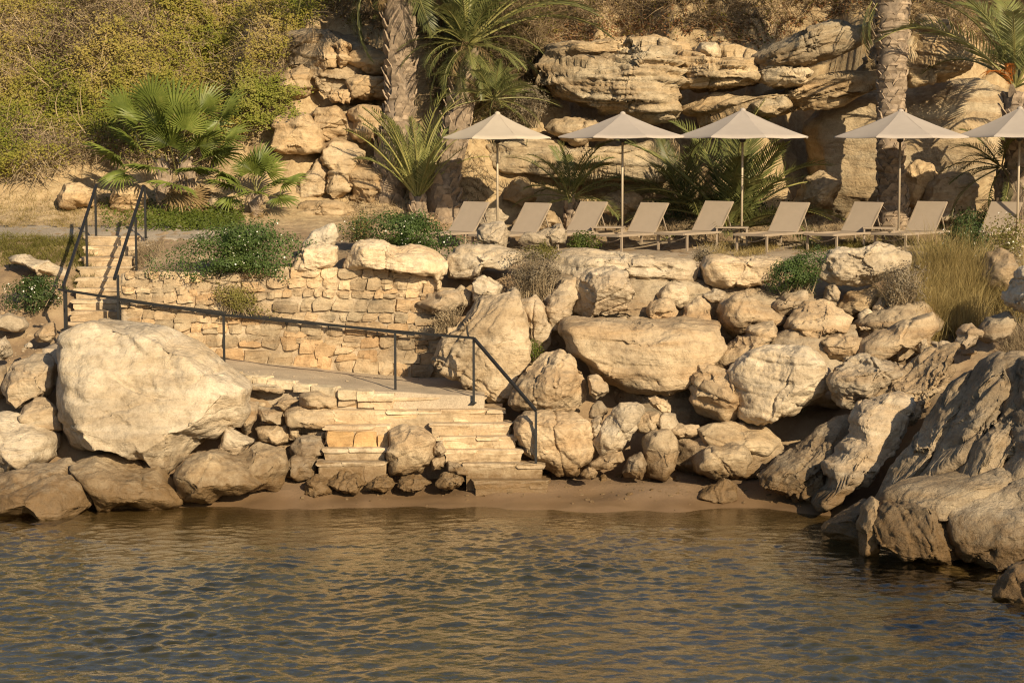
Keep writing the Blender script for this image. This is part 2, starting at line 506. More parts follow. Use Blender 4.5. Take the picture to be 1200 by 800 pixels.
def axis(dense, step, ends):
    a, b = dense
    core = list(np.arange(a, b + 1e-6, step))
    lo, s, v = [], step, a
    while v > ends[0]:
        s *= 1.28; v -= s; lo.append(v)
    hi, s, v = [], step, b
    while v < ends[1]:
        s *= 1.28; v += s; hi.append(v)
    return np.array(lo[::-1] + core + hi)


gx = axis((-12.5, 11.5), 0.10, (-700, 700))
gy = axis((33.0, 52.0), 0.065, (-800, 880))
GX, GY = np.meshgrid(gx, gy)
GZ = H(GX.ravel(), GY.ravel())
nx, ny = len(gx), len(gy)
idx = np.arange(nx * ny).reshape(ny, nx)
quads = np.stack([idx[:-1, :-1], idx[:-1, 1:], idx[1:, 1:], idx[1:, :-1]], -1).reshape(-1, 4)

m, nt, nd, lk, bs = newmat('shore_and_hill_soil')
pos = N(nt, 'ShaderNodeNewGeometry').outputs['Position']
sx = N(nt, 'ShaderNodeSeparateXYZ'); lk.new(pos, sx.inputs[0])
nA = noise(nt, pos, 1.1, 6, 0.6)
nB = noise(nt, pos, 9.0, 6, 0.7)
nC = noise(nt, pos, 60.0, 3, 0.7)
soil = ramp(nt, nA, [(0.3, (0.17, 0.11, 0.06)), (0.5, (0.27, 0.185, 0.105)), (0.7, (0.38, 0.285, 0.17))])
rocky = ramp(nt, nB, [(0.3, (0.26, 0.175, 0.09)), (0.5, (0.38, 0.275, 0.15)), (0.7, (0.47, 0.365, 0.215))])
sand = ramp(nt, nA, [(0.3, (0.165, 0.102, 0.052)), (0.7, (0.235, 0.152, 0.082))])
bed = ramp(nt, nA, [(0.35, (0.05, 0.046, 0.02)), (0.65, (0.11, 0.095, 0.04))])
zz = mth(nt, 'ADD', sx.outputs[2], mth(nt, 'MULTIPLY', mth(nt, 'SUBTRACT', nB, 0.5), 0.3))
c = mix(nt, ramp(nt, mth(nt, 'MULTIPLY_ADD', zz, 0.1, 0.5), [(0.532, (0, 0, 0)), (0.565, (1, 1, 1))]), sand, soil)
c = mix(nt, ramp(nt, mth(nt, 'MULTIPLY_ADD', zz, 0.1, 0.5), [(0.915, (0, 0, 0)), (0.945, (1, 1, 1))]), c, rocky)
c = mix(nt, ramp(nt, mth(nt, 'MULTIPLY_ADD', sx.outputs[2], 0.1, 0.5), [(0.445, (1, 1, 1)), (0.492, (0, 0, 0))]), c, bed)
c = mix(nt, 0.5, c, ramp(nt, nC, [(0.3, (0.72, 0.7, 0.68)), (0.6, (1.05, 1.05, 1.05))]), 'MULTIPLY')
wet = ramp(nt, mth(nt, 'MULTIPLY_ADD', sx.outputs[2], 1.0, 0.5), [(0.40, (0, 0, 0)), (0.47, (1, 1, 1)), (0.56, (1, 1, 1)), (0.70, (0, 0, 0))])
c = mix(nt, mth(nt, 'MULTIPLY', wet, 0.35), c, (0.13, 0.078, 0.04))
lk.new(c, bs.inputs['Base Color'])
lk.new(mth(nt, 'SUBTRACT', 0.95, mth(nt, 'MULTIPLY', wet, 0.62)), bs.inputs['Roughness'])
b = bump(nt, nB, 0.5, 0.05)
b = bump(nt, nC, 0.4, 0.012, b)
bb = N(nt, 'ShaderNodeMix', data_type='VECTOR')
gn = N(nt, 'ShaderNodeNewGeometry')
lk.new(wet, bb.inputs[0]); lk.new(b, bb.inputs[4]); lk.new(gn.outputs['Normal'], bb.inputs[5])
lk.new(bb.outputs[1], bs.inputs['Normal'])
M['ground'] = m
ground = link('ground', mesh_np('ground', np.stack([GX.ravel(), GY.ravel(), GZ], 1), quads), M['ground'])
tag(ground, kind='structure')


def HI(x, y):
    """the built sheet's height, read from its grid"""
    i = np.clip(np.searchsorted(gx, x) - 1, 0, len(gx) - 2)
    j = np.clip(np.searchsorted(gy, y) - 1, 0, len(gy) - 2)
    u = (x - gx[i]) / (gx[i + 1] - gx[i]); v = (y - gy[j]) / (gy[j + 1] - gy[j])
    Zg = GZ.reshape(len(gy), len(gx))
    return (Zg[j, i] * (1 - u) + Zg[j, i + 1] * u) * (1 - v) + (Zg[j + 1, i] * (1 - u) + Zg[j + 1, i + 1] * u) * v


def G(px, py, y0=27.0, y1=62.0, step=0.03):
    """the point of the ground seen at a pixel"""
    a, b, c = ray(px, py)
    Y = np.arange(y0, y1, step)
    z = EYE + c / b * Y
    h = HI(a / b * Y, Y)
    hit = np.nonzero(z <= h)[0]
    Yh = Y[hit[0]] if len(hit) else y1
    return P(px, py, Yh)


def HZ(x, y):
    return float(H(np.array([x]), np.array([y]))[0])


# ------------------------------------------------------------------ sea
wx = axis((-8.2, 9.0), 0.029, (-800, 800))
ys = [36.0]
v, s = 36.0, 0.033
while v > 22.0:
    v -= s; ys.append(v)
while v > -900:
    s *= 1.18; v -= s; ys.append(v)
wy = np.array(ys[::-1])
WX, WY = np.meshgrid(wx, wy)
X, Y = WX.ravel(), WY.ravel()
wr = np.random.RandomState(11)
Z = np.zeros_like(X)
near = np.clip(1 - np.abs(Y - 29) / 45, 0, 1) * np.clip(1 - np.abs(X) / 60, 0, 1)
warp = fbm(np.stack([X * .35, Y * .35, X * 0], 1), 2)
nsum = 110
for k in range(nsum):
    lam = 0.11 * (0.75 / 0.11) ** (wr.rand() ** 1.25) if k > 9 else 1.1 + 1.6 * wr.rand()
    th = R(90) + wr.normal(0, 0.62)                 # travelling to the shore, well spread
    kk = 2 * math.pi / lam
    amp = (0.0070 if k > 9 else 0.0040) * lam ** 1.0
    ph = wr.rand() * 6.28
    arg = kk * (X * math.cos(th) + Y * math.sin(th)) + ph + warp * 2.2
    Z += amp * (np.sin(arg) + 0.22 * np.cos(2 * arg))
gust = 0.75 + 0.5 * fbm(np.stack([X * .22, Y * .16, X * 0 + 5], 1), 3)
depth = np.clip(-H0(X, Y) / 0.5, 0.10, 1)
Z = Z * near * np.clip(gust, .35, 1.4) * depth * (np.clip(-H0(X, Y), 0, 1) * 0.3 + 0.7)
nx, ny = len(wx), len(wy)
idx = np.arange(nx * ny).reshape(ny, nx)
quads = np.stack([idx[:-1, :-1], idx[:-1, 1:], idx[1:, 1:], idx[1:, :-1]], -1).reshape(-1, 4)
m, nt, nd, lk, bs = newmat('sea_water')
nd.remove(bs)
pos = N(nt, 'ShaderNodeNewGeometry').outputs['Position']
bmp = bump(nt, noise(nt, pos, 11.0, 4, 0.6, 0.5), 0.4, 0.02)
fw = N(nt, 'ShaderNodeLayerWeight'); fw.inputs['Blend'].default_value = 0.5
lk.new(bmp, fw.inputs['Normal'])
fres = mth(nt, 'MULTIPLY_ADD', mth(nt, 'POWER', fw.outputs['Facing'], 2.8), 0.97, 0.03)   # Schlick-like, the same from both sides
gl = N(nt, 'ShaderNodeBsdfGlossy'); gl.inputs['Roughness'].default_value = 0.03
lk.new(bmp, gl.inputs['Normal'])
tr = N(nt, 'ShaderNodeBsdfTransparent'); tr.inputs['Color'].default_value = (0.76, 0.75, 0.60, 1)
ms = N(nt, 'ShaderNodeMixShader')
lk.new(fres, ms.inputs[0]); lk.new(tr.outputs[0], ms.inputs[1]); lk.new(gl.outputs[0], ms.inputs[2])
lk.new(ms.outputs[0], nd['Material Output'].inputs[0])
M['water'] = m
water = link('water', mesh_np('water', np.stack([X, Y, Z], 1), quads), M['water'])
tag(water, kind='structure')

# ------------------------------------------------------------------ path above the stairs and terrace paving


def drape(name, xs, ys_lo, ys_hi, mat, lift=0.012, n=14):
    V, Q = [], []
    for x, a, b_ in zip(xs, ys_lo, ys_hi):
        for k in range(n):
            y = a + (b_ - a) * k / (n - 1)
            V.append((x, y))
    V = np.array(V)
    z = H(V[:, 0], V[:, 1]) + lift
    W = len(xs)
    top = np.column_stack([V, z])
    bot = np.column_stack([V, z - 0.10])
    i = np.arange(W * n).reshape(W, n)
    Q = np.stack([i[:-1, :-1], i[1:, :-1], i[1:, 1:], i[:-1, 1:]], -1).reshape(-1, 4)
    o = W * n
    side = []
    for k in range(W - 1):
        side += [(i[k, 0] + o, i[k + 1, 0] + o, i[k + 1, 0], i[k, 0]), (i[k, -1], i[k + 1, -1], i[k + 1, -1] + o, i[k, -1] + o)]
    for k in range(n - 1):
        side += [(i[0, k], i[0, k + 1], i[0, k + 1] + o, i[0, k] + o), (i[-1, k] + o, i[-1, k + 1] + o, i[-1, k + 1], i[-1, k])]
    Q = np.vstack([Q, np.array(side)])
    return tag(link(name, mesh_np(name, np.vstack([top, bot]), Q), mat), kind='structure')


def paving(name, col):
    m, nt, nd, lk, bs = newmat(name)
    pos = N(nt, 'ShaderNodeNewGeometry').outputs['Position']
    a = noise(nt, pos, 1.5, 6, 0.65)
    b_ = noise(nt, pos, 45, 4, 0.7)
    c = ramp(nt, a, [(0.3, tuple(x * .75 for x in col)), (0.7, tuple(x * 1.15 for x in col))])
    c = mix(nt, 0.7, c, ramp(nt, b_, [(0.35, (0.6, 0.58, 0.56)), (0.6, (1.08, 1.08, 1.08))]), 'MULTIPLY')
    lk.new(c, bs.inputs['Base Color'])
    bs.inputs['Roughness'].default_value = 0.95
    lk.new(bump(nt, b_, 0.5, 0.012, bump(nt, a, 0.4, 0.05)), bs.inputs['Normal'])
    return m


M['path'] = paving('grey_gravel_path', (0.34, 0.28, 0.21))
M['terrace'] = paving('compacted_sand_terrace', (0.36, 0.28, 0.19))
xs = np.arange(-16, -5.2, 0.25)
wob = fbm(np.stack([xs, xs * 0, xs * 0], 1), 3) * 0.15
drape('path', xs, 42.15 + wob, 43.6 - wob * .5, M['path'])
xs = np.arange(-2.0, 12.0, 0.25)
wob = fbm(np.stack([xs, xs * 0 + 4, xs * 0], 1), 3) * 0.25
drape('terrace', xs, 40.3 + wob, 43.7 - wob, M['terrace'])
# ------------------------------------------------------------------ rocks
def icosphere(n):
    bm = bmesh.new()
    bmesh.ops.create_icosphere(bm, subdivisions=n, radius=1.0)
    V = np.array([v.co[:] for v in bm.verts])
    T = np.array([[v.index for v in f.verts] for f in bm.faces])
    bm.free()
    return V, T


ICO = {}


def ico(n):
    if n not in ICO:
        ICO[n] = icosphere(n)
    return ICO[n]


def vnormals(V, T):
    n = np.cross(V[T[:, 1]] - V[T[:, 0]], V[T[:, 2]] - V[T[:, 0]])
    out = np.zeros_like(V)
    for k in range(3):
        for c in range(3):
            out[:, c] += np.bincount(T[:, k], n[:, c], len(V))
    return out / (np.linalg.norm(out, axis=1, keepdims=True) + 1e-12)


def poly_radius(poly, cx, cz, th):
    """distance from the centre to the outline along each angle"""
    d = np.stack([np.cos(th), np.sin(th)], 1)
    r = np.zeros(len(th))
    n = len(poly)
    for i in range(n):
        a = np.array(poly[i]) - (cx, cz)
        b = np.array(poly[(i + 1) % n]) - (cx, cz)
        e = b - a
        den = d[:, 0] * e[1] - d[:, 1] * e[0]
        den = np.where(np.abs(den) < 1e-9, 1e-9, den)
        t = (a[0] * e[1] - a[1] * e[0]) / den
        u = (a[0] * d[:, 1] - a[1] * d[:, 0]) / den
        ok = (t > 0) & (u >= -1e-6) & (u <= 1 + 1e-6)
        r = np.where(ok & (t > r), t, r)
    return r


SEED = [100]


def rock_mesh(name, poly, T, sub=5, blocky=2.8, lean=0.0, crag=1.0, strata=0.0, sdir=(0.08, 0.1, 1.0), sfreq=3.0, facets=7, seed=None, yshear=0.0, cuts=(), keep=0.0):
    """a solid boulder: outline poly (x, z), thickness T in depth"""
    SEED[0] += 1
    sdn = seed if seed is not None else SEED[0]
    rs = np.random.RandomState(sdn)
    D, F_ = ico(sub)
    al = np.arccos(np.clip(-D[:, 1], -1, 1))              # more vertices on the side that faces the sea
    al2 = math.pi * (al / math.pi) ** 1.3
    k_ = np.sin(al2) / np.maximum(np.sin(al), 1e-6)
    D = np.stack([D[:, 0] * k_, -np.cos(al2), D[:, 2] * k_], 1)
    xs = [p[0] for p in poly]; zs = [p[1] for p in poly]
    A = 0; cx = 0; cz = 0
    for i in range(len(poly)):
        x0, z0 = poly[i]; x1, z1 = poly[(i + 1) % len(poly)]
        k = x0 * z1 - x1 * z0
        A += k; cx += (x0 + x1) * k; cz += (z0 + z1) * k
    cx /= 3 * A; cz /= 3 * A
    size = math.sqrt(abs(A) / 2)
    # turn the sphere so no pole lines up with the front
    r2 = np.sqrt(D[:, 0] ** 2 + D[:, 2] ** 2)
    h = np.abs(D[:, 1])
    s = (r2 ** blocky + h ** blocky) ** (-1.0 / blocky)
    th = np.arctan2(D[:, 2], D[:, 0])
    tab = np.linspace(-math.pi, math.pi, 721)
    rt = poly_radius(poly, cx, cz, tab)
    ker = np.array([1, 2, 3, 2, 1]) / 9.0
    rt = np.convolve(np.concatenate([rt[-3:-1], rt, rt[1:3]]), ker, 'valid')
    Rr = np.interp(th, tab, rt)
    # local normalised position for facet cuts: a few big planes, then many small chips
    q = D * s[:, None]
    for k in range(facets + 26 if facets else 0):
        big = k < facets
        nrm = np.array([rs.normal(0, .65), -abs(rs.normal(.55, .35)), rs.normal(.12, .6)]) if big else np.array([rs.normal(0, 1), -abs(rs.normal(.2, .7)), rs.normal(0, 1)])
        nrm /= np.linalg.norm(nrm)
        h_ = (q @ nrm)
        c = h_.max() * (min(.98, rs.uniform(.62, .88) + keep) if big else rs.uniform(.88, .97))
        q = q - np.maximum(0, h_ - c)[:, None] * nrm
    for (nrm, c) in cuts:
        nrm = np.array(nrm, float) / np.linalg.norm(nrm)
        q = q - np.maximum(0, q @ nrm - c)[:, None] * nrm
    rr = np.sqrt(q[:, 0] ** 2 + q[:, 2] ** 2)
    tt = np.arctan2(q[:, 2], q[:, 0])
    Rq = np.interp(tt, tab, rt)
    V = np.stack([np.cos(tt) * rr * Rq, q[:, 1] * T / 2, np.sin(tt) * rr * Rq], 1)
    V[:, 1] += lean * V[:, 2] + yshear * V[:, 0]
    off = rs.rand(3) * 40
    nr = vnormals(V, F_)
    low = fbm(V * (1.6 / size) + off, 3)
    dsp = low * 0.024 * size * crag
    dsp = dsp + fbm(V * 3.2 + off, 4) * 0.014 * crag * min(1.0, size)
    dsp = dsp - np.clip(ridge(V * 2.1 + off, 3) - 0.75, 0, 9) * 0.016 * crag * min(1.0, size)
    # flaked faces
    fq = fbm(V * (1.3 / max(size, .4)) * np.array([1, 1, 2.0]) + off + 41, 2) * 2.6
    ff = fq - np.floor(fq)
    dsp = dsp + (np.floor(fq) + np.clip((ff - .9) / .1, 0, 1)) * .012 * min(1.1, size)
    # joints: thin flat cracks through the block
    for k in range(3):
        jn = np.array([rs.normal(0, 1), rs.normal(0, .3), rs.normal(0, 1)]); jn /= np.linalg.norm(jn)
        jd = V @ jn - rs.uniform(-.35, .35) * size + .05 * fbm(V * 2.2 + off + k * 7, 3)
        dsp = dsp - np.exp(-(jd / .018) ** 2) * .055 * min(1.0, size) * np.clip(vnoise(V * (.9 / max(size, .4)) + off + 3 * k) * 3 + .1, 0, 1)
    # pock marks
    pit = np.clip(fbm(V * 6.5 + off, 2) - .45, 0, 1)
    dsp = dsp - pit * .09 * crag * np.clip(fbm(V * .8 + off + 3, 2) * 1.6, 0, 1) * min(1.0, size)
    V = V + nr * dsp[:, None]
    if strata > 0:
        sv = np.array(sdir) / np.linalg.norm(sdir)
        qq = (V @ sv) * sfreq + 0.45 * fbm(V * 0.7 + off, 2) + off[0]
        z = np.zeros_like(qq)
        ax, ay = V[:, 0] * .8 + off[1], V[:, 1] * .8 + V[:, 2] * .3
        v1 = vnoise(np.stack([ax, ay, np.floor(qq) * 1.37], 1)) * 1.35
        v1n = vnoise(np.stack([ax, ay, (np.floor(qq) + 1) * 1.37], 1)) * 1.35
        fr_ = qq - np.floor(qq)
        lay = v1 + (v1n - v1) * np.clip((fr_ - .9) / .1, 0, 1)
        seam = -np.exp(-((fr_ - .9) / .07) ** 2) * (0.5 + 0.5 * vnoise(V * 1.1 + off))
        q2 = qq * 2.7
        f2 = q2 - np.floor(q2)
        lay2 = vnoise(np.stack([ax * 1.7 + 9, ay * 1.7, np.floor(q2) * 1.7], 1)) * 1.4 * (vnoise(V * 1.4 + off + 9) * .5 + .5)
        nr = vnormals(V, F_)
        V = V + nr * (strata * (lay * 1.7 + seam * 1.4 + lay2 * 0.9))[:, None]
    nr = vnormals(V, F_)
    V = V + nr * (fbm(V * 8.0 + off, 3) * 0.014 * crag + fbm(V * 21.0 + off, 2) * 0.006 * crag)[:, None]
    me = mesh_np(name, V, F_)
    return me, cx, cz, size


TINT = random.Random(5)
ROCKS = {}


def rock(name, label, pts, Y, T=None, mat='rock', tint=1.0, group=None, cat='boulder', grow=1.06, **kw):
    poly = []
    mx = sum(p[0] for p in pts) / len(pts); my = sum(p[1] for p in pts) / len(pts)
    pts = [(mx + (a_ - mx) * grow, my + (b_ - my) * grow) for a_, b_ in pts]
    if 'strata' not in kw:
        kw['strata'] = TINT.choice([.006, .012, .022]); kw['sdir'] = (TINT.uniform(-.5, .5), .1, 1.0); kw['sfreq'] = TINT.uniform(2.5, 4.5)
    for (px, py) in pts:
        p = P(px, py, Y)
        poly.append((p.x, p.z))
    w = max(p[0] for p in poly) - min(p[0] for p in poly)
    h = max(p[1] for p in poly) - min(p[1] for p in poly)
    if T is None:
        T = 0.95 * min(w, h) + 0.25 * max(w, h)
    me, cx, cz, size = rock_mesh(name, poly, T, **kw)
    o = link(name, me, M[mat], loc=(cx, Y, cz))
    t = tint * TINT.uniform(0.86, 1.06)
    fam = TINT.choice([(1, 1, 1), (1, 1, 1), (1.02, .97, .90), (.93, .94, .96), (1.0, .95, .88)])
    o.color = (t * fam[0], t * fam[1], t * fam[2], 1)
    tag(o, label, cat, group)
    return o


# cut stones for walls and steps: shared variants
def block_mesh(seed, rough=0.05, chips=16):
    rs = np.random.RandomState(seed)
    bm = bmesh.new()
    bmesh.ops.create_cube(bm, size=1.0)
    bmesh.ops.subdivide_edges(bm, edges=list(bm.edges), cuts=2, use_grid_fill=True)
    bmesh.ops.triangulate(bm, faces=bm.faces)
    V = np.array([v.co[:] for v in bm.verts])
    T = np.array([[v.index for v in f.verts] for f in bm.faces])
    bm.free()
    for k in range(chips):                                        # knocked off corners and edges
        nn = rs.normal(size=3); nn /= np.linalg.norm(nn)
        h_ = V @ nn
        V = V - np.maximum(0, h_ - h_.max() * rs.uniform(.80, .95))[:, None] * nn
    V = V + rs.normal(0, .012, V.shape)
    V = V + np.stack([fbm(V * 1.7 + seed * 3.1 + k * 9, 2) for k in range(3)], 1) * rough
    return mesh_np('stone', V, T, smooth=False)


BLOCKS = [block_mesh(200 + k, .10) for k in range(14)]
for b_ in BLOCKS:
    b_.materials.append(M['stone'])
BLOCKS2 = [block_mesh(300 + k, 0.05, 5) for k in range(10)]
for b_ in BLOCKS2:
    b_.materials.append(M['step_stone'])
SR = random.Random(21)


def stone(parent, c, size, rz=0.0, ry=0.0, tint=(1, 1, 1), lib=BLOCKS, name='stone'):
    o = bpy.data.objects.new(name, SR.choice(lib))
    COL.objects.link(o)
    o.parent = parent
    o.location = Vector(c) - parent.location
    o.rotation_euler = (SR.uniform(-.04, .04), ry, rz)
    o.scale = size
    o.color = (*tint, 1)
    return o
# ------------------------------------------------------------------ walkway at the foot of the wall


def walk_z(x):
    return float(np.interp(x, [-8.5, -7.0, -5.0, -3.0, -1.6, -0.4], [2.34, 2.2, 1.96, 1.76, 1.66, 1.62]))


def walk_edge(x):
    return float(np.interp(x, [-8.5, -7.0, -4.8, -3.9, -3.0, -0.4], [37.3, 37.1, 36.75, 36.4, 36.0, 35.98]))


xs = np.arange(-8.4, -0.44, 0.09)
nW = 22
V, Q = [], []
for x in xs:
    e = walk_edge(x)
    for k in range(nW):
        V.append((x, e + (38.75 - e) * k / (nW - 1), walk_z(x)))
V = np.array(V)
V[:, 2] += fbm(V * np.array([1.6, 1.6, 0]), 4) * 0.018
W = len(xs)
i = np.arange(W * nW).reshape(W, nW)
low = V.copy(); low[:, 2] = 0.1
Q = [tuple(q) for q in np.stack([i[:-1, :-1], i[1:, :-1], i[1:, 1:], i[:-1, 1:]], -1).reshape(-1, 4)]
o_ = W * nW
for k in range(W - 1):
    Q.append((i[k, 0] + o_, i[k + 1, 0] + o_, i[k + 1, 0], i[k, 0]))
for k in range(nW - 1):
    Q.append((i[-1, k] + o_, i[-1, k + 1] + o_, i[-1, k + 1], i[-1, k]))
    Q.append((i[0, k], i[0, k + 1], i[0, k + 1] + o_, i[0, k] + o_))
M['walk'] = paving('walkway_concrete', (0.44, 0.345, 0.235))
walkway = link('walkway', mesh_np('walkway', np.vstack([V, low]), np.array(Q)), M['walk'])
tag(walkway, kind='structure')
x = -5.55
while x < -2.35:                                              # pale cap stones along its outer edge
    w = SR.uniform(.22, .5)
    e = walk_edge(x + w / 2)
    sl = (walk_edge(x + w) - walk_edge(x)) / w
    t = SR.uniform(.95, 1.15)
    stone(walkway, (x + w / 2, e + .05, walk_z(x + w / 2) - .075), (w * 1.02, .34, SR.uniform(.14, .19)), math.atan(sl), 0, (t, t, t * .97), BLOCKS2, 'cap_stone')
    if x > -3.6:
        w2 = w
        stone(walkway, (x + w2 / 2, e + .10, walk_z(x) - .23), (w2, .3, .16), math.atan(sl), 0, (t * .9, t * .85, t * .8), BLOCKS2, 'cap_stone')
    x += w

# ------------------------------------------------------------------ retaining wall of rubble stones
WY0 = 38.62
wall = empty('retaining_wall', (-4.4, WY0, 1.8))
tag(wall, 'long stone retaining wall of squared tan rubble behind the handrail', 'stone wall')
WZT = lambda x: float(np.interp(x, [-7.3, -6.6, -5.2, -4.2, -3.0, -1.9, -1.3], [3.62, 3.66, 3.64, 3.66, 3.66, 3.66, 3.5]))
# mortar bed
V, Q = [], []
xs = np.arange(-7.22, -1.28, 0.06)
zs = np.linspace(0, 1, 34)
for x in xs:
    for t in zs:
        z0 = walk_z(x) - .15
        V.append((x, WY0 - .022, z0 + (WZT(x) - .05 - z0) * t))
V = np.array(V)
V[:, 1] += fbm(V * np.array([5.0, 0, 5.0]) + 3, 4) * 0.028
nb = len(zs); W = len(xs)
i = np.arange(W * nb).reshape(W, nb)
Q = [tuple(q) for q in np.stack([i[:-1, :-1], i[1:, :-1], i[1:, 1:], i[:-1, 1:]], -1).reshape(-1, 4)]
back = V.copy(); back[:, 1] = WY0 + .45
o_ = W * nb
for k in range(W - 1):
    Q.append((i[k, -1], i[k + 1, -1], i[k + 1, -1] + o_, i[k, -1] + o_))
for k in range(nb - 1):
    Q.append((i[-1, k], i[-1, k] + o_, i[-1, k + 1] + o_, i[-1, k + 1]))
    Q.append((i[0, k], i[0, k + 1], i[0, k + 1] + o_, i[0, k] + o_))
mb = link('mortar_bed', mesh_np('mortar_bed', np.vstack([V, back]) - np.array(wall.location), np.array(Q)), M['mortar'], wall)
z = 0.0
row = 0
cells = []
grid = {}
hts = [.29, .26, .22, .25, .18, .24, .16, .22, .20]
zc = [0]
for h in hts: zc.append(zc[-1] + h)
tot = zc[-1]
for r_, h in enumerate(hts):
    x = -7.2 + SR.uniform(-.1, .1)
    while x < -1.4:
        w = SR.uniform(.85, 1.75) * h * (1.0 if SR.random() < .8 else 1.5)
        w = max(.15, min(.5, w))
        xm = x + w / 2
        wave = 0.05 * math.sin(x * 1.1 + r_ * .7) + 0.03 * math.sin(x * 2.7 + r_)
        z0 = walk_z(xm) - .02
        sc = (WZT(xm) - z0) / tot
        zb = z0 + zc[r_] * sc + wave * (1 if 0 < r_ else 0)
        hh = h * sc
        if SR.random() < .13 and hh > .15:                     # two thin stones instead of one
            cuts = [(0, .5), (.5, .5)]
        else:
            cuts = [(0, 1)]
        for (a, f_) in cuts:
            zt = zb + hh * (a + f_ / 2)
            if zt + hh * f_ / 2 > WZT(xm) + .06: continue
            warm = SR.random()
            t = SR.uniform(.80, 1.12) * (1.0 + .10 * (zt > 3.2))
            if zt < 2.75 and warm < .5: col = (t * 1.05, t * .93, t * .80)
            elif warm < .25: col = (t * 1.03, t * .94, t * .84)
            elif warm > .82: col = (t * .88, t * .86, t * .84)
            else: col = (t, t * .98, t * .95)
            stone(wall, (xm, WY0 + .06 + SR.uniform(-.022, .022), zt), (w * SR.uniform(.98, 1.06), .27, hh * f_ * SR.uniform(.97, 1.06)), SR.uniform(-.09, .09), SR.uniform(-.13, .13), col)
        x += w

# ------------------------------------------------------------------ steps down to the beach


def wx_at(px, Y):
    return (px - 600.0) * Y / F / math.cos(0) * 1.0


def px_x(px, y_img, Y):
    return P(px, y_img, Y).x


def make_step(parent, x0, x1, Y, zt, depth, rise, label=None, warm=0.5, rows=1):
    """one step: mortar core, a riser of stones and thin tread slabs along its edge"""
    st = MB()
    st.box((x0 + .02, Y + .008, zt - rise - .25), (x1 - .02, Y + depth, zt - .004))
    core = st.build('step', M['step_mortar'], parent)
    core.location = Vector((0, 0, 0))
    me = core.data
    for v in me.vertices:
        v.co -= parent.location
    bm = bmesh.new(); bm.from_mesh(me)
    bmesh.ops.subdivide_edges(bm, edges=bm.edges, cuts=5, use_grid_fill=True)
    for v in bm.verts:
        q = (v.co + parent.location)
        v.co.z += .012 * vnoise(np.array([[q.x * 4, q.y * 4, 1.0]]))[0]
        v.co.y += .012 * vnoise(np.array([[q.x * 4, q.z * 4, 7.0]]))[0]
    bm.to_mesh(me); bm.free()
    x = x0
    hr = rise - .055
    while x < x1 - .02:
        w = min(SR.uniform(.25, .75), x1 - x)
        if x1 - (x + w) < .12: w = x1 - x
        t = SR.uniform(.85, 1.12)
        col = (t * 1.02, t * .88, t * .72) if SR.random() < warm * .5 else (t, t * .96, t * .90)
        o = stone(parent, (x + w / 2, Y + .13 + SR.uniform(-.012, .012), zt - .055 - hr / 2), (w * .985, .24, hr * SR.uniform(1.02, 1.1)), SR.uniform(-.02, .02), SR.uniform(-.02, .02), col, BLOCKS2)
        o.parent = core
        x += w
    x = x0 - .03
    while x < x1:
        w = min(SR.uniform(.35, 1.0), x1 + .03 - x)
        if x1 + .03 - (x + w) < .14: w = x1 + .03 - x
        t = SR.uniform(1.0, 1.18)
        dd = min(depth + .04, .34)
        o = stone(parent, (x + w / 2, Y - .004 + dd / 2 + SR.uniform(-.02, .02), zt - .03 + SR.uniform(-.01, .008)), (w * 1.01, dd, .07), SR.uniform(-.02, .02), SR.uniform(-.012, .012), (t, t * .98, t * .95), BLOCKS2, 'tread_slab')
        o.parent = core
        x += w
    return core


M['step_mortar'] = rock_material('step_mortar', (0.47, 0.365, 0.235), (0.40, 0.30, 0.185), (0.36, 0.24, 0.13), crag=0.5)
beach_stairs = empty('beach_stairs', (-1.3, 35.5, 0.2))
tag(beach_stairs, 'pale stone steps leading down from the walkway to the sand', 'stone steps')
for (k, pa, pb, py) in [(0, 398, 567, 466), (1, 391, 590, 483), (2, 506, 598, 500), (3, 514, 604, 514), (4, 522, 611, 529), (5, 545, 636, 546), (6, 556, 642, 562)]:
    zt, Y = 1.61 - .2 * k, 36.0 - .217 * k
    if k == 6: zt = .37
    make_step(beach_stairs, px_x(pa, py, Y), px_x(pb, py, Y), Y, zt, .9 if k in (1, 4) else .5, .2 if k < 6 else .14, warm=.6)
# the old side flight on the left, with two orange blocks
for (pa, pb, py, Y, rise, w) in [(383, 455, 499, 35.45, .30, .2), (380, 452, 525, 35.2, .21, .2), (373, 452, 541, 34.98, .34, .3)]:
    zt = P(400, py, Y).z
    make_step(beach_stairs, px_x(pa, py, Y), px_x(pb, py, Y), Y, zt, .7, rise, warm=w)
for (pa, pb, py, Y, hh, col) in [(384, 414, 512, 35.43, .27, (1.0, .80, .54)), (416, 441, 512, 35.42, .25, (1.04, .84, .58)), (443, 455, 516, 35.44, .24, (1.0, .82, .6))]:
    xa, xb = px_x(pa, py, Y), px_x(pb, py, Y)
    stone(beach_stairs, ((xa + xb) / 2, Y + .1, P(pa, py, Y).z - .03), (xb - xa, .3, hh), 0, 0, col, BLOCKS2)
# upper flight from the path
upper_stairs = empty('upper_stairs', (-7.9, 40.0, 2.3))
tag(upper_stairs, 'narrow flight of worn pale steps between two black handrails', 'stone steps')
NU = 9


def upper_z(Y):
    return 2.36 + (Y - 38.4) / (42.1 - 38.4) * (4.10 - 2.36)


for k in range(NU + 1):
    Y = 38.4 + (42.1 - 38.4) * k / NU
    zt = 2.36 + (4.10 - 2.36) * (k + .6) / (NU + .6)
    cx = np.interp(Y, [38.4, 42.1], [-7.72, -8.06])
    make_step(upper_stairs, cx - .50, cx + .50, Y, zt, .75, .19, warm=.25)

# ------------------------------------------------------------------ handrails
UP = Vector((0, 0, 1))


def railing(label, name='handrail'):
    e = empty(name)
    tag(e, label, 'handrail', 'black steel handrails of the stone stairs')
    return e


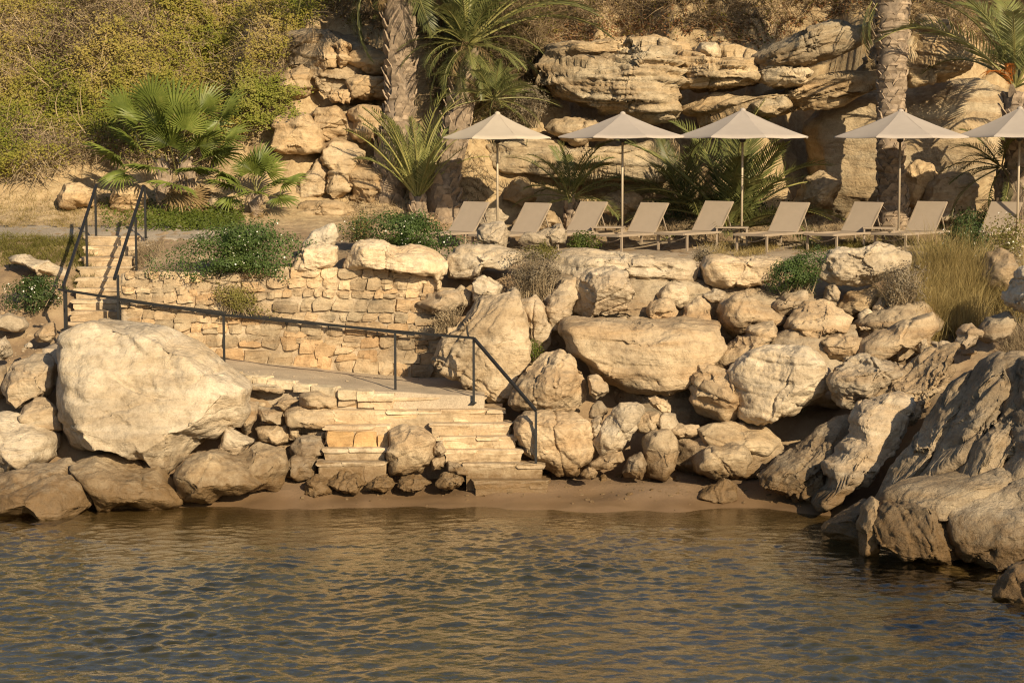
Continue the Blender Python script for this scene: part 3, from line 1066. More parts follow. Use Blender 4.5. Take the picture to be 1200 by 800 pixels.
def seg(par, a, b, w=.05, h=.03, name='rail'):
    mbx = MB(); mbx.bar(a, b, w, h)
    return mbx.build(name, M['black_metal'], par)


def post(par, x, y, z0, z1, w=.042):
    mbx = MB(); mbx.box((x - w / 2, y - w / 2, z0), (x + w / 2, y + w / 2, z1))
    mbx.box((x - .05, y - .05, z0 + .02), (x + .05, y + .05, z0 + .035))
    return mbx.build('post', M['black_metal'], par)


r1 = railing('sloping black handrail on the left side of the upper steps')
a, b = P(113, 217, 42.4), P(74, 336, 38.15)
seg(r1, a, b, .05, .05)
for t in (.04, .33, .97):
    p = a.lerp(b, t)
    post(r1, p.x, p.y, upper_z(max(p.y, 38.3)) - .12, p.z - .02)
r2 = railing('sloping black handrail on the right side of the upper steps')
a, b = P(168, 219, 42.4), P(134, 327, 38.75)
seg(r2, a, b, .05, .05)
for t in (.0, .34):
    p = a.lerp(b, t)
    post(r2, p.x + .03, p.y, upper_z(p.y) - .2, p.z - .02)
p = P(138, 322, 38.5)
post(r2, p.x, p.y, 2.2, p.z, .045)
r3 = railing('black handrail fixed with brackets to the stone wall')
a, b = P(141, 352, 38.42), P(486, 392, 38.38)
seg(r3, a, b, .045, .045)
for (px, py) in ((152, 356), (242, 367), (336, 377), (385, 383), (442, 389)):
    q = P(px, py, 38.42)
    t = (q.x - a.x) / (b.x - a.x)
    p = a.lerp(b, t)
    mbx = MB(); mbx.tube([p + Vector((0, 0, -.02)), p + Vector((0, .02, -.08)), p + Vector((0, .2, -.085))], .014, 6)
    mbx.tube([p + Vector((0, .17, -.085)), p + Vector((0, .22, -.085))], .045, 10)
    mbx.build('bracket', M['black_metal'], r3)
r4 = railing('long black railing on posts along the edge of the walkway down the beach steps')
tops = [P(68, 339, 37.6), P(262, 369, 36.98), P(463, 388, 36.33), P(555, 396, 35.93), P(628, 481, 34.98)]
for a, b in zip(tops[:-1], tops[1:]):
    seg(r4, a, b, .055, .04)
bas = [2.0, walk_z(tops[1].x) - .03, walk_z(tops[2].x) - .03, 1.5, .42]
for p, z0 in zip(tops, bas):
    post(r4, p.x + (.14 if z0 == 2.0 else 0), p.y, z0, p.z - .015)
q = tops[3]
mbx = MB(); mbx.tube([q + Vector((0, 0, 0)), q + Vector((-.08, .02, .01)), q + Vector((-.11, .04, .08)), q + Vector((-.115, .05, .2))], .016, 6)
mbx.build('rail_end', M['black_metal'], r4)

# ------------------------------------------------------------------ parasols


def make_canopy(par, Rr, h, mat, nrib=8, rot=0.2, seed=1):
    rs = random.Random(seed)
    V, Q = [], []
    nr, na = 8, 6
    for k in range(nrib):
        a0 = rot + 2 * math.pi * k / nrib
        a1 = rot + 2 * math.pi * (k + 1) / nrib
        p0 = Vector((math.cos(a0), math.sin(a0), 0)); p1 = Vector((math.cos(a1), math.sin(a1), 0))
        base = len(V)
        for i in range(nr + 1):
            t = i / nr
            for j in range(na + 1):
                s = j / na
                p = (p0.lerp(p1, s)) * Rr * t
                sag = math.sin(math.pi * s) * t
                zz = h * (1 - t) - 0.032 * math.sin(math.pi * t) - .016 * sag * t
                rr_ = 1 - .012 * sag
                V.append((p.x * rr_, p.y * rr_, zz + .004 * rs.uniform(-1, 1)))
        for i in range(nr):
            for j in range(na):
                a = base + i * (na + 1) + j
                Q.append((a, a + na + 1, a + na + 2, a + 1))
        # valance hem
        b2 = len(V)
        for j in range(na + 1):
            v = V[base + nr * (na + 1) + j]
            V.append((v[0] * 1.002, v[1] * 1.002, v[2] - .022))
        for j in range(na):
            a = base + nr * (na + 1) + j
            Q.append((a, b2 + j, b2 + j + 1, a + 1))
    n = len(V)
    V2 = [(x * .997, y * .997, z - .005) for (x, y, z) in V]
    Q2 = [tuple(n + q for q in reversed(f)) for f in Q]
    me = bpy.data.meshes.new('canopy')
    me.from_pydata(V + V2, [], Q + Q2)
    me.polygons.foreach_set('use_smooth', np.ones(len(me.polygons), dtype=bool))
    me.update()
    return link('canopy', me, mat, par)


def parasol(label, px, Y, wpx, apex_py, rim_py, mat, polemat, rot, seed, nrib=8):
    base = P(px, 275, Y)
    z0 = HZ(base.x, Y)
    e = empty('parasol', (base.x, Y, z0))
    tag(e, label, 'parasol', 'parasols in a row on the terrace')
    Rr = wpx / 2 * Y / F
    zr = P(px, rim_py, Y).z - z0
    za = P(px, apex_py, Y).z - z0
    c = make_canopy(e, Rr, za - zr, mat, nrib, rot, seed); c.location = (0, 0, zr)
    mb_ = MB()
    mb_.tube([(0, 0, 0), (0, 0, za - .06)], .024, 10)
    mb_.build('pole', polemat, e, True)
    mb_ = MB()
    mb_.tube([(0, 0, za - .05), (0, 0, za + .005), (0, 0, za + .025)], [.075, .05, .012], 10)
    mb_.build('finial', mat, e, True)
    mb_ = MB()
    mb_.tube([(0, 0, zr - .12), (0, 0, zr - .10), (0, 0, zr + .02), (0, 0, zr + .05)], [.03, .065, .065, .03], 12)
    mb_.build('hub', M['hub'], e, True)
    mb_ = MB()
    mb_.tube([(0, 0, .0), (0, 0, .05), (0, 0, .07)], [.26, .26, .05], 20)
    mb_.tube([(0, 0, .06), (0, 0, .38)], [.035, .035], 10)
    mb_.build('base', polemat, e, True)
    for k in range(nrib):
        a = rot + 2 * math.pi * k / nrib
        d = Vector((math.cos(a), math.sin(a), 0))
        mr = MB()
        mr.bar(d * .04 + Vector((0, 0, za - .035)), d * (Rr * .55) + Vector((0, 0, zr + (za - zr) * .45 - .075)), .014, .02)
        mr.bar(d * (Rr * .55) + Vector((0, 0, zr + (za - zr) * .45 - .075)), d * (Rr * .985) + Vector((0, 0, zr - .012)), .014, .02)
        rb = mr.build('rib', M['pole_dark'], e)
        ms_ = MB()
        ms_.bar(d * .05 + Vector((0, 0, zr - .04)), d * (Rr * .5) + Vector((0, 0, zr + (za - zr) * .5 - .09)), .012, .016)
        ms_.build('strut', M['pole_dark'], rb)
    return e


parasol('smallest cream parasol, leftmost in the row, beside the shaggy palm trunk', 583, 43.4, 134, 132, 161, M['canvas_light'], M['pole'], .35, 1)
parasol('taupe parasol second from the left, over a side table', 729, 43.2, 158, 132, 160, M['canvas'], M['pole'], .30, 2)
parasol('taupe parasol in the middle of the row, before the big dark palm', 869, 43.0, 162, 128, 160, M['canvas'], M['pole'], .22, 3)
parasol('taupe parasol standing in front of the thick palm trunk', 1053, 43.0, 164, 129, 160, M['canvas'], M['pole_dark'], .27, 4)
parasol('taupe parasol cut off by the right edge of the picture', 1192, 42.9, 156, 126, 159, M['canvas'], M['pole'], .18, 5)

# ------------------------------------------------------------------ sun loungers


def make_lounger():
    e = empty('sun_lounger')
    w, Lf, Lb, h = .70, 1.28, .68, .335       # width, foot part, head part, height; foot end towards -y
    # hinge line at y = 0
    def bars(name, segs, ww, hh, mat=M['alu']):
        m_ = MB()
        for a, b in segs: m_.bar(a, b, ww, hh)
        return m_.build(name, mat, e)
    bars('frame', [((-w / 2, -Lf, h), (-w / 2, Lb, h)), ((w / 2, -Lf, h), (w / 2, Lb, h)), ((-w / 2, -Lf, h), (w / 2, -Lf, h)), ((-w / 2, Lb, h), (w / 2, Lb, h)), ((-w / 2, 0, h - .004), (w / 2, 0, h - .004))], .035, .045)
    m_ = MB()
    n = 10
    for k in range(n):
        y0, y1 = -Lf + .02 + (Lf - .03) * k / n, -Lf + .02 + (Lf - .03) * (k + 1) / n
        s0, s1 = -.03 * math.sin(math.pi * k / n), -.03 * math.sin(math.pi * (k + 1) / n)
        m_.bar((0, y0, h + .012 + s0), (0, y1, h + .012 + s1), w - .05, .008)
    m_.build('seat', M['sling'], e)
    ang = R(50)
    d = Vector((0, math.cos(ang), math.sin(ang)))
    L = .77
    b0 = Vector((0, .02, h + .02))
    nrm = Vector((0, -math.sin(ang), math.cos(ang)))
    m_ = MB()
    n = 8
    for k in range(n):
        t0, t1 = k / n, (k + 1) / n
        m_.bar(b0 + d * L * t0 - nrm * .02 * math.sin(math.pi * t0), b0 + d * L * t1 - nrm * .02 * math.sin(math.pi * t1), w - .03, .01, nrm)
    m_.build('backrest', M['sling'], e)
    X = Vector((1, 0, 0))
    bars('backrest_frame', [(b0 - X * (w / 2 - .02) - nrm * .022, b0 + d * (L + .01) - X * (w / 2 - .02) - nrm * .022), (b0 + X * (w / 2 - .02) - nrm * .022, b0 + d * (L + .01) + X * (w / 2 - .02) - nrm * .022), (b0 + d * L - X * (w / 2 - .02) - nrm * .022, b0 + d * L + X * (w / 2 - .02) - nrm * .022)], .03, .03)
    for s in (-1, 1):
        top = b0 + d * .5 + X * s * (w / 2 - .06) - nrm * .03
        bars('back_support', [(top, Vector((s * (w / 2 - .06), Lb - .12, h)))], .02, .02)
    for (sx_, y) in ((-1, -Lf + .12), (1, -Lf + .12), (-1, Lb - .12), (1, Lb - .12)):
        m_ = MB()
        m_.bar((sx_ * (w / 2 - .002), y, 0), (sx_ * (w / 2 - .002), y, h - .02), .04, .035)
        m_.build('leg', M['alu'], e)
    m_ = MB()
    pts = [(-w / 2, -Lf + .12, h - .04)] + [(-w / 2 + (w) * t, -Lf + .12, h - .04 - .10 * math.sin(math.pi * t)) for t in (.15, .35, .5, .65, .85)] + [(w / 2, -Lf + .12, h - .04)]
    m_.tube(pts, .011, 6)
    m_.build('brace', M['alu'], e, True)
    return e


LG = [
    (525, 'tan sun lounger at the left end of the row, beside the flowering shrub'),
    (598, 'tan sun lounger behind the two pale rocks on the terrace edge'),
    (664, 'tan sun lounger left of the pole of the second parasol'),
    (736, 'tan sun lounger just right of the pole of the second parasol'),
    (812, 'tan sun lounger left of the middle parasol pole, before the dark palm'),
    (902, 'tan sun lounger just right of the middle parasol pole'),
    (987, 'tan sun lounger left of the pole before the thick palm trunk'),
    (1063, 'tan sun lounger right of the pole before the thick palm trunk'),
    (1152, 'tan sun lounger half hidden behind the flowering bush at the right edge'),
]
proto = make_lounger()
for k, (px, lab) in enumerate(LG):
    o = proto if k == 0 else copy_tree(proto)
    Y = 42.75 + .02 * k
    p = P(px + 14, 275, Y)
    o.location = (p.x, Y, HZ(p.x, Y - .6) + .015)
    o.rotation_euler = (0, 0, R(-40 + TINT.uniform(-2.5, 2.5)))
    tag(o, lab, 'sun lounger', 'sun loungers in a row under the parasols')


def make_table():
    e = empty('side_table')
    m_ = MB(); m_.box((-.33, -.25, .40), (.33, .25, .425)); m_.build('tabletop', M['alu'], e)
    for sx_ in (-1, 1):
        for sy in (-1, 1):
            m_ = MB(); m_.box((sx_ * .30 - .016, sy * .22 - .016, 0), (sx_ * .30 + .016, sy * .22 + .016, .40)); m_.build('leg', M['alu'], e)
    return e


tb = make_table()
for k, (px, lab) in enumerate([(713, 'low beige side table at the pole of the second parasol'), (858, 'low beige side table at the pole of the middle parasol'), (1030, 'low beige side table at the pole before the thick palm trunk')]):
    o = tb if k == 0 else copy_tree(tb)
    Y = 42.75
    p = P(px, 275, Y)
    o.location = (p.x, Y, HZ(p.x, Y) + .02)
    o.rotation_euler = (0, 0, R(-8))
    tag(o, lab, 'side table', 'low side tables between the loungers')
# ------------------------------------------------------------------ boulders, left shore
B = 'boulder'
rock('boulder', 'huge pale boulder with a flat sunlit face in front of the upper steps', [(62, 398), (78, 386), (104, 376), (140, 384), (187, 390), (227, 410), (247, 424), (266, 438), (294, 455), (286, 490), (266, 508), (236, 523), (207, 547), (190, 549), (180, 536), (143, 534), (110, 537), (80, 527), (70, 503), (58, 463), (54, 433), (55, 412)], 35.6, 2.3, 'rock_pale', 1.0, sub=6, blocky=4.5, lean=.30, strata=.045, sdir=(.42, .1, 1), sfreq=1.9, facets=3, crag=.8, seed=41, keep=.1, grow=1.0, cuts=[((-.96, -.22, .05), .82), ((.12, -1, .30), .78)])
rock('boulder', 'rounded tan boulder just left of the huge pale boulder', [(2, 455), (12, 428), (30, 413), (52, 413), (63, 430), (62, 455), (55, 472), (22, 479), (6, 473)], 36.3, 1.2, 'rock', 1.0, lean=.2)
rock('boulder', 'small angular boulder below the rounded tan one at left', [(20, 473), (35, 463), (50, 464), (66, 478), (74, 502), (60, 506), (30, 499), (19, 487)], 35.7, .8, 'rock', .98, sub=4)
rock('rock_slab', 'broad pale slab at the left edge above the water', [(-25, 488), (0, 487), (43, 499), (67, 516), (68, 537), (40, 549), (-25, 555)], 35.2, 1.5, 'rock_pale', .98, strata=.025, lean=.5)
rock('boulder', 'wet grey brown boulder lying in the water at the left edge', [(-25, 562), (0, 556), (33, 547), (67, 543), (97, 552), (113, 568), (111, 590), (87, 604), (50, 608), (-25, 608)], 33.9, 1.6, 'rock', .86, lean=.4, strata=.025)
rock('boulder', 'brown stained boulder at the waterline below the huge pale boulder', [(80, 545), (110, 534), (147, 534), (180, 546), (202, 567), (215, 584), (190, 598), (117, 600), (100, 572)], 34.3, 1.5, 'rock_ochre', .95, lean=.35)
rock('boulder', 'low brown stained boulder at the waterline, right of the other stained one', [(200, 552), (227, 535), (253, 529), (280, 539), (300, 552), (312, 566), (290, 582), (247, 590), (212, 588)], 34.35, 1.4, 'rock_ochre', .92, lean=.35)
rock('boulder', 'dark damp boulder between the rubble and the sand left of the steps', [(273, 533), (300, 522), (333, 530), (338, 553), (325, 573), (287, 573), (268, 556)], 34.7, 1.1, 'rock_ochre', .85, lean=.3)
rock('boulder', 'wedge shaped rock tucked under the right foot of the huge boulder', [(255, 528), (266, 503), (300, 517), (276, 534)], 35.3, .7, 'rock', 1.0, sub=4, blocky=3.5)
RUB = 'flat rubble stones stacked beneath the walkway'
for (lab, pts, yy, tt) in [
    ('upright leaning stone in the dry stack under the walkway', [(279, 488), (290, 469), (303, 472), (301, 490), (287, 509)], 35.9, 1.0),
    ('tilted slab right of the upright stone under the walkway', [(302, 475), (331, 482), (329, 498), (302, 496)], 35.95, .98),
    ('thick flat stone in the middle of the dry stack under the walkway', [(299, 501), (337, 497), (348, 512), (331, 521), (299, 517)], 35.85, 1.0),
    ('long flat layered stone at the right side of the dry stack', [(333, 484), (352, 478), (393, 480), (391, 498), (364, 503), (336, 500)], 35.85, .95),
    ('thin flat stone under the cap stones of the walkway', [(311, 478), (333, 463), (354, 468), (333, 481)], 36.0, .95),
    ('grey crusted stone under the walkway next to the top step', [(352, 463), (374, 456), (397, 465), (396, 481), (353, 478)], 35.95, .82),
    ('small pale bar of stone above the damp grey stones', [(357, 507), (383, 504), (381, 514), (359, 514)], 35.85, 1.1),
    ('damp grey stone beside the lowest side step', [(338, 521), (355, 512), (376, 512), (382, 532), (370, 541), (340, 535)], 35.5, .8),
    ('damp grey stone on the sand left of the lowest side step', [(327, 548), (343, 534), (369, 539), (369, 560), (333, 561)], 35.2, .78),
    ('short pale stone wedged beneath the thick flat stone', [(297, 518), (334, 521), (334, 531), (303, 528)], 35.8, 1.0),
    ('flat stone hanging out right under the cap stones', [(292, 449), (333, 450), (334, 460), (293, 457)], 36.35, 1.0),
    ('small block in the dark gap beside the long flat stone', [(338, 499), (352, 500), (350, 514), (340, 514)], 35.95, .85),
]:
    rock('rubble_stone', lab, pts, yy, None, 'rock', tt, RUB, 'stone', sub=4, blocky=4.0, facets=5, strata=.02, lean=.15, crag=.9)
rock('boulder', 'large smooth cream block set into the middle of the beach steps', [(454, 506), (470, 499), (498, 501), (510, 515), (508, 538), (494, 556), (456, 558), (453, 530)], 35.15, .7, 'rock', 1.0, sub=5, blocky=5, facets=3, crag=.6, keep=.1)
for (lab, pts, yy, tt) in [
    ('small stone set above the gap between cream block and steps', [(506, 521), (517, 517), (524, 528), (518, 536), (507, 534)], 35.15, .8),
    ('small dark stone under the gap between cream block and steps', [(505, 537), (521, 535), (524, 550), (507, 552)], 35.1, .75),
    ('dark stone under the fourth step beside the sand', [(523, 540), (546, 543), (549, 556), (526, 553)], 35.0, .7),
]:
    rock('rubble_stone', lab, pts, yy, None, 'rock', tt, None, 'stone', sub=4, blocky=4.0)
for (lab, pts, yy, tt) in [
    ('crumbly brown rock at the foot of the side steps, leftmost', [(346, 582), (352, 566), (368, 556), (384, 562), (390, 578), (370, 586)], 34.75, .8),
    ('crumbly brown rock under the lowest side step', [(378, 566), (392, 553), (424, 553), (436, 568), (424, 578), (390, 578)], 34.8, .82),
    ('crumbly brown rock below the dark slit beside the cream block', [(426, 572), (434, 556), (456, 555), (466, 568), (452, 578)], 34.75, .78),
    ('crumbly brown rock in the sand below the cream block', [(458, 572), (466, 558), (492, 556), (512, 566), (500, 576), (474, 578)], 34.75, .8),
    ('small crumbly rock in the sand between cream block and lowest step', [(508, 568), (518, 555), (540, 556), (548, 566), (530, 574)], 34.8, .75),
]:
    rock('boulder', lab, pts, yy, .6, 'rock_ochre', tt, 'crumbly brown rocks at the foot of the steps', 'rock', sub=5, crag=1.5, lean=.5, grow=.86)

# left slope above
rock('rock_slab', 'long pale rock lying on the grass left of the upper steps', [(5, 303), (25, 298), (50, 304), (74, 313), (87, 322), (80, 330), (55, 326), (20, 314)], 40.6, .8, 'rock_pale', 1.0, sub=4)
rock('boulder', 'pale rock on the bare brown slope at the left edge', [(-15, 372), (8, 367), (26, 373), (34, 381), (25, 388), (-15, 392)], 38.6, .7, 'rock_pale', 1.0, sub=4)
rock('boulder', 'small pale boulder at the left edge below the bare slope', [(-20, 400), (3, 394), (14, 408), (16, 416), (3, 424), (-20, 424)], 37.4, .8, 'rock_pale', .96, sub=4)
rock('boulder', 'small flat rock at the foot of the left handrail', [(40, 392), (50, 382), (62, 379), (66, 392), (58, 402), (44, 400)], 38.2, .5, 'rock', 1.0, sub=4)
rock('boulder', 'little stone on brown soil between the left boulders', [(27, 405), (34, 400), (39, 407), (30, 411)], 37.4, .3, 'rock_pale', 1.0, sub=3)
rock('boulder', 'dark low rock at the left edge above the broad slab', [(-20, 432), (3, 428), (8, 448), (2, 468), (-20, 470)], 36.8, .8, 'rock', .9, sub=4)

# rocks behind the path, left
for (lab, pts, yy, tt, mt) in [
    ('pale rock under the scrub behind the left handrail', [(68, 228), (76, 214), (92, 213), (108, 222), (108, 240), (72, 242)], 44.9, 1.0, 'rock_ochre'),
    ('pale rock shaded by the large fan palm behind the right handrail', [(125, 238), (130, 218), (148, 213), (168, 222), (170, 244), (140, 250)], 44.9, 1.0, 'rock_ochre'),
    ('low pale rock between the two fan palms', [(235, 236), (250, 228), (272, 234), (276, 246), (240, 250)], 44.9, .95, 'rock_ochre'),
]:
    rock('boulder', lab, pts, yy, .9, mt, tt, None, B, sub=5, strata=.03)
# broken blocks on the cliff between scrub and palm trunk
CB = 'rock_ochre'
for (lab, pts, yy, tt, T_) in [
    ('overhanging cream block jutting from the cliff above the small fan palm', [(313, 174), (320, 139), (338, 134), (358, 135), (372, 148), (380, 164), (376, 176), (345, 177)], 46.3, 1.08, 1.6),
    ('tall cream block right of the overhanging one', [(365, 142), (372, 128), (392, 126), (407, 140), (404, 158), (385, 164), (372, 158)], 46.4, 1.1, 1.2),
    ('upright cream pillar of rock right of the dark hollow', [(379, 176), (392, 164), (412, 172), (428, 178), (424, 205), (412, 228), (392, 233), (382, 228), (386, 200)], 46.1, 1.08, 1.3),
    ('rounded cream blocks at the foot of the cliff beside the shaggy trunk', [(408, 200), (425, 188), (446, 200), (450, 222), (430, 238), (412, 232)], 45.9, 1.05, 1.0),
    ('pale rock under the dark hollow beside the small fan palm', [(338, 230), (352, 210), (372, 188), (384, 200), (380, 228), (366, 240), (346, 244)], 46.0, 1.0, 1.0),
    ('ochre rock on the slope behind the flowering shrub', [(340, 250), (360, 238), (398, 236), (408, 250), (390, 262), (352, 264)], 45.2, .98, 1.0),
    ('cream block high on the cliff at the edge of the scrub', [(342, 58), (350, 38), (366, 32), (378, 40), (382, 52), (372, 60), (352, 62)], 47.9, 1.05, 1.0),
    ('rough cream block high on the cliff, half in shade', [(365, 76), (374, 58), (390, 52), (398, 66), (396, 80), (380, 84)], 47.6, 1.05, .9),
    ('small cream block above the tilted splinter on the cliff', [(392, 52), (400, 47), (410, 54), (410, 70), (400, 76), (392, 68)], 47.4, 1.08, .6),
    ('broad cream ledge below the scrub on the cliff', [(322, 104), (330, 88), (352, 78), (366, 90), (372, 104), (352, 114), (330, 112)], 47.2, 1.0, 1.2),
    ('tilted splinter of rock on the cliff face', [(366, 90), (371, 89), (386, 103), (385, 108), (378, 106)], 46.8, .95, .4),
    ('tan block on the cliff below the tilted splinter', [(382, 114), (392, 104), (410, 104), (416, 116), (406, 122), (390, 122)], 46.9, 1.05, .8),
    ('flat shaded slab on the cliff left of the tall palm trunk', [(408, 72), (416, 60), (440, 62), (458, 70), (458, 84), (430, 86)], 47.5, .95, 1.0),
    ('lower shaded slab on the cliff left of the tall palm trunk', [(410, 96), (428, 88), (456, 88), (458, 112), (436, 116), (414, 112)], 47.1, .95, 1.0),
    ('low cream rock ledge above the pillar', [(410, 134), (424, 124), (448, 126), (456, 146), (446, 160), (424, 166), (412, 156)], 46.4, 1.0, 1.0),
]:
    rock('rock_block', lab, pts, yy, T_, CB, tt, 'broken blocks of the cliff left of the palm trunk', 'rock', sub=5, blocky=5, facets=4, strata=.03, sfreq=5, crag=.8, lean=.12, grow=1.16)

# ------------------------------------------------------------------ terrace edge and boulder slope
rock('rock_slab', 'long pale capping slab on top of the stone wall', [(402, 317), (406, 302), (413, 290), (424, 283), (440, 283), (467, 289), (490, 288), (512, 296), (521, 306), (519, 320), (500, 322), (467, 320), (430, 320)], 38.7, 1.1, 'rock_pale', 1.08, sub=6, blocky=6, strata=.025, facets=4, keep=.1)
rock('rock_spur', 'thin hanging spur of stone at the right end of the capping slab', [(507, 318), (519, 312), (519, 328), (513, 344), (508, 338)], 38.6, .5, 'rock_pale', 1.0, sub=4)
rock('boulder', 'cream block under the flowering shrub left of the capping slab', [(342, 318), (346, 300), (352, 286), (376, 285), (394, 290), (394, 312), (380, 321), (350, 321)], 38.75, .7, 'rock_pale', 1.08, sub=5, blocky=4.5)
rock('boulder', 'pointed cream stone standing above the wall left of the capping slab', [(352, 290), (362, 276), (378, 264), (390, 262), (396, 276), (394, 290), (366, 294)], 39.9, .6, 'rock_pale', 1.0, sub=4)
rock('rock_slab', 'pale slab with a dark gap beneath, right of the capping slab', [(523, 312), (526, 298), (550, 289), (585, 288), (608, 294), (613, 304), (596, 312), (572, 316), (557, 326), (536, 328), (525, 326)], 39.0, 1.3, 'rock_pale', 1.02, sub=5, strata=.025)
rock('boulder', 'upright cream rock on the terrace edge at the leftmost parasol pole', [(557, 268), (566, 262), (587, 261), (599, 273), (594, 291), (581, 296), (568, 290), (561, 278)], 40.3, .6, 'rock_pale', 1.08, sub=5)
rock('boulder', 'oblong cream rock on the terrace edge before the second lounger', [(609, 282), (616, 273), (632, 269), (657, 262), (666, 271), (664, 287), (645, 291), (617, 290)], 40.3, .6, 'rock_pale', 1.1, sub=5)
rock('boulder', 'small cream rock between the dark gap and the big leaning slab', [(552, 330), (562, 324), (575, 323), (594, 335), (584, 348), (568, 352), (553, 354)], 38.5, .7, 'rock_pale', 1.0, sub=4)
rock('boulder', 'small tan rock lying at the right end of the stone wall', [(487, 355), (503, 347), (534, 342), (541, 353), (520, 371), (497, 363)], 38.4, .6, 'rock', 1.0, sub=4, blocky=3.5)
rock('boulder', 'rubble rock jammed at the end of the wall under the pale slab', [(524, 345), (540, 334), (556, 342), (552, 358), (532, 362)], 38.7, .5, 'rock', .9, sub=4)
rock('rock_slab', 'big flat slab leaning upright behind the corner post of the railing', [(503, 421), (512, 395), (530, 376), (547, 362), (570, 350), (587, 342), (598, 337), (608, 344), (618, 383), (620, 420), (611, 445), (600, 467), (584, 476), (567, 468), (555, 457), (527, 441), (507, 429)], 37.1, 1.0, 'rock_pale', 1.0, sub=6, blocky=4, strata=.035, sdir=(.8, .1, -.55), sfreq=2.6, facets=5, lean=.22, seed=77, keep=.1)
rock('rock_slab', 'tapered slab leaning behind the big upright slab', [(610, 354), (628, 346), (640, 362), (648, 388), (648, 404), (633, 412), (620, 410), (612, 380)], 37.7, .8, 'rock', 1.0, sub=5)
rock('boulder', 'rounded boulder under the dry grey bush', [(630, 364), (640, 345), (655, 332), (674, 326), (680, 345), (672, 372), (658, 388), (646, 396), (634, 386)], 38.1, .9, 'rock', .97, sub=5)
rock('boulder', 'pitted overhanging boulder below the terrace edge, centre', [(664, 335), (672, 322), (690, 314), (722, 314), (742, 325), (758, 340), (754, 353), (738, 364), (715, 372), (690, 373), (674, 366), (668, 350)], 38.0, 1.2, 'rock', 1.06, sub=6, crag=1.3)
rock('rock_slab', 'long pale terrace edge slab in the middle of the slope', [(648, 308), (662, 297), (690, 295), (728, 300), (770, 302), (800, 303), (814, 313), (808, 330), (770, 332), (740, 327), (712, 318), (676, 322), (655, 330)], 39.1, 1.3, 'rock_pale', 1.05, sub=6, strata=.03, blocky=6, keep=.12)
rock('boulder', 'massive flat topped block with a dark horizontal crack', [(657, 392), (664, 380), (690, 378), (740, 376), (797, 375), (842, 382), (848, 404), (836, 430), (818, 452), (800, 458), (780, 461), (740, 452), (704, 442), (690, 427), (664, 412)], 37.1, 1.7, 'rock', 1.0, sub=6, blocky=7, strata=.03, sfreq=2.2, facets=4, keep=.2, lean=.10, seed=55, grow=1.03)
rock('boulder', 'egg shaped pale boulder beside the sloping handrail', [(599, 472), (606, 450), (618, 431), (634, 416), (654, 410), (671, 420), (684, 436), (693, 454), (690, 474), (673, 483), (640, 483), (612, 480)], 36.1, 1.3, 'rock', 1.06, sub=6, blocky=2.6, facets=5)
rock('boulder', 'pointed small rock touching the egg shaped boulder', [(688, 440), (700, 439), (713, 448), (714, 460), (698, 470), (690, 462)], 36.1, .5, 'rock', 1.0, sub=4)
rock('boulder', 'broad tan boulder with a diagonal crack under the egg shaped one', [(604, 500), (616, 487), (640, 483), (672, 484), (692, 495), (695, 520), (692, 540), (680, 553), (653, 558), (632, 540), (612, 530)], 35.5, 1.1, 'rock', 1.05, sub=6, strata=.03, sdir=(.7, .1, .7), sfreq=1.8)
rock('boulder', 'leaning ribbed stone with grey grooves right of the broad tan boulder', [(696, 521), (706, 500), (727, 475), (740, 474), (756, 480), (748, 503), (728, 526), (706, 533)], 35.4, .6, 'rock_pale', 1.0, sub=5, blocky=4, strata=.014, sdir=(.85, .1, .5), sfreq=7)
for (lab, pts, yy, tt) in [
    ('finger shaped cream stone in the dark gap under the massive block', [(757, 465), (768, 461), (787, 476), (786, 484), (774, 483), (760, 474)], 36.0, 1.1),
    ('slim upright stone left of the ribbed leaning stone', [(691, 497), (703, 488), (707, 500), (698, 518), (692, 512)], 35.6, 1.05),
    ('low stone on the sand under the ribbed leaning stone', [(688, 540), (706, 533), (730, 527), (735, 540), (715, 551), (692, 553)], 35.2, .95),
    ('knobbly stone right of the ribbed leaning stone', [(742, 500), (752, 486), (772, 482), (776, 492), (764, 503), (748, 506)], 35.8, .98),
    ('angular stone above the crumbly rock near the sand', [(768, 496), (778, 484), (792, 486), (798, 498), (790, 508), (772, 504)], 35.8, 1.05),
    ('crumbly tan rock above the sand, centre', [(752, 520), (760, 506), (784, 504), (796, 518), (792, 544), (778, 560), (756, 556)], 35.3, .95),
    ('low crumbly rock beside the sand, left of the brown boulder', [(728, 552), (736, 536), (752, 530), (760, 552), (752, 562), (734, 562)], 35.1, .88),
    ('thin stone lying below the dark recess', [(784, 506), (800, 497), (820, 500), (818, 510), (796, 512)], 35.7, 1.0),
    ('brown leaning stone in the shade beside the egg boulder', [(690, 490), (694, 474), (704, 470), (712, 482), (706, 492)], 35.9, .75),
    ('little cream stone on the sand below the broad boulder', [(680, 556), (690, 548), (699, 553), (697, 559), (684, 560)], 34.9, 1.05),
]:
    rock('boulder', lab, pts, yy, None, 'rock', tt, 'small rocks at the foot of the boulder slope', 'rock', sub=4, blocky=3.2, facets=6, crag=1.2)
rock('boulder', 'brown rounded boulder at the back of the sand', [(806, 544), (816, 532), (832, 522), (860, 518), (878, 527), (884, 540), (872, 554), (836, 561), (812, 556)], 35.0, .9, 'rock_ochre', .98, sub=5)
rock('boulder', 'small grey brown rock on the sand at right', [(818, 582), (832, 567), (850, 558), (864, 569), (865, 585), (840, 590)], 34.5, .6, 'rock', .82, sub=5)
rock('rock_slab', 'flat brown ledge under the large pale rounded boulder', [(818, 504), (834, 496), (870, 500), (902, 503), (920, 520), (902, 532), (860, 528), (826, 516)], 35.6, 1.0, 'rock_ochre', .95, sub=5)
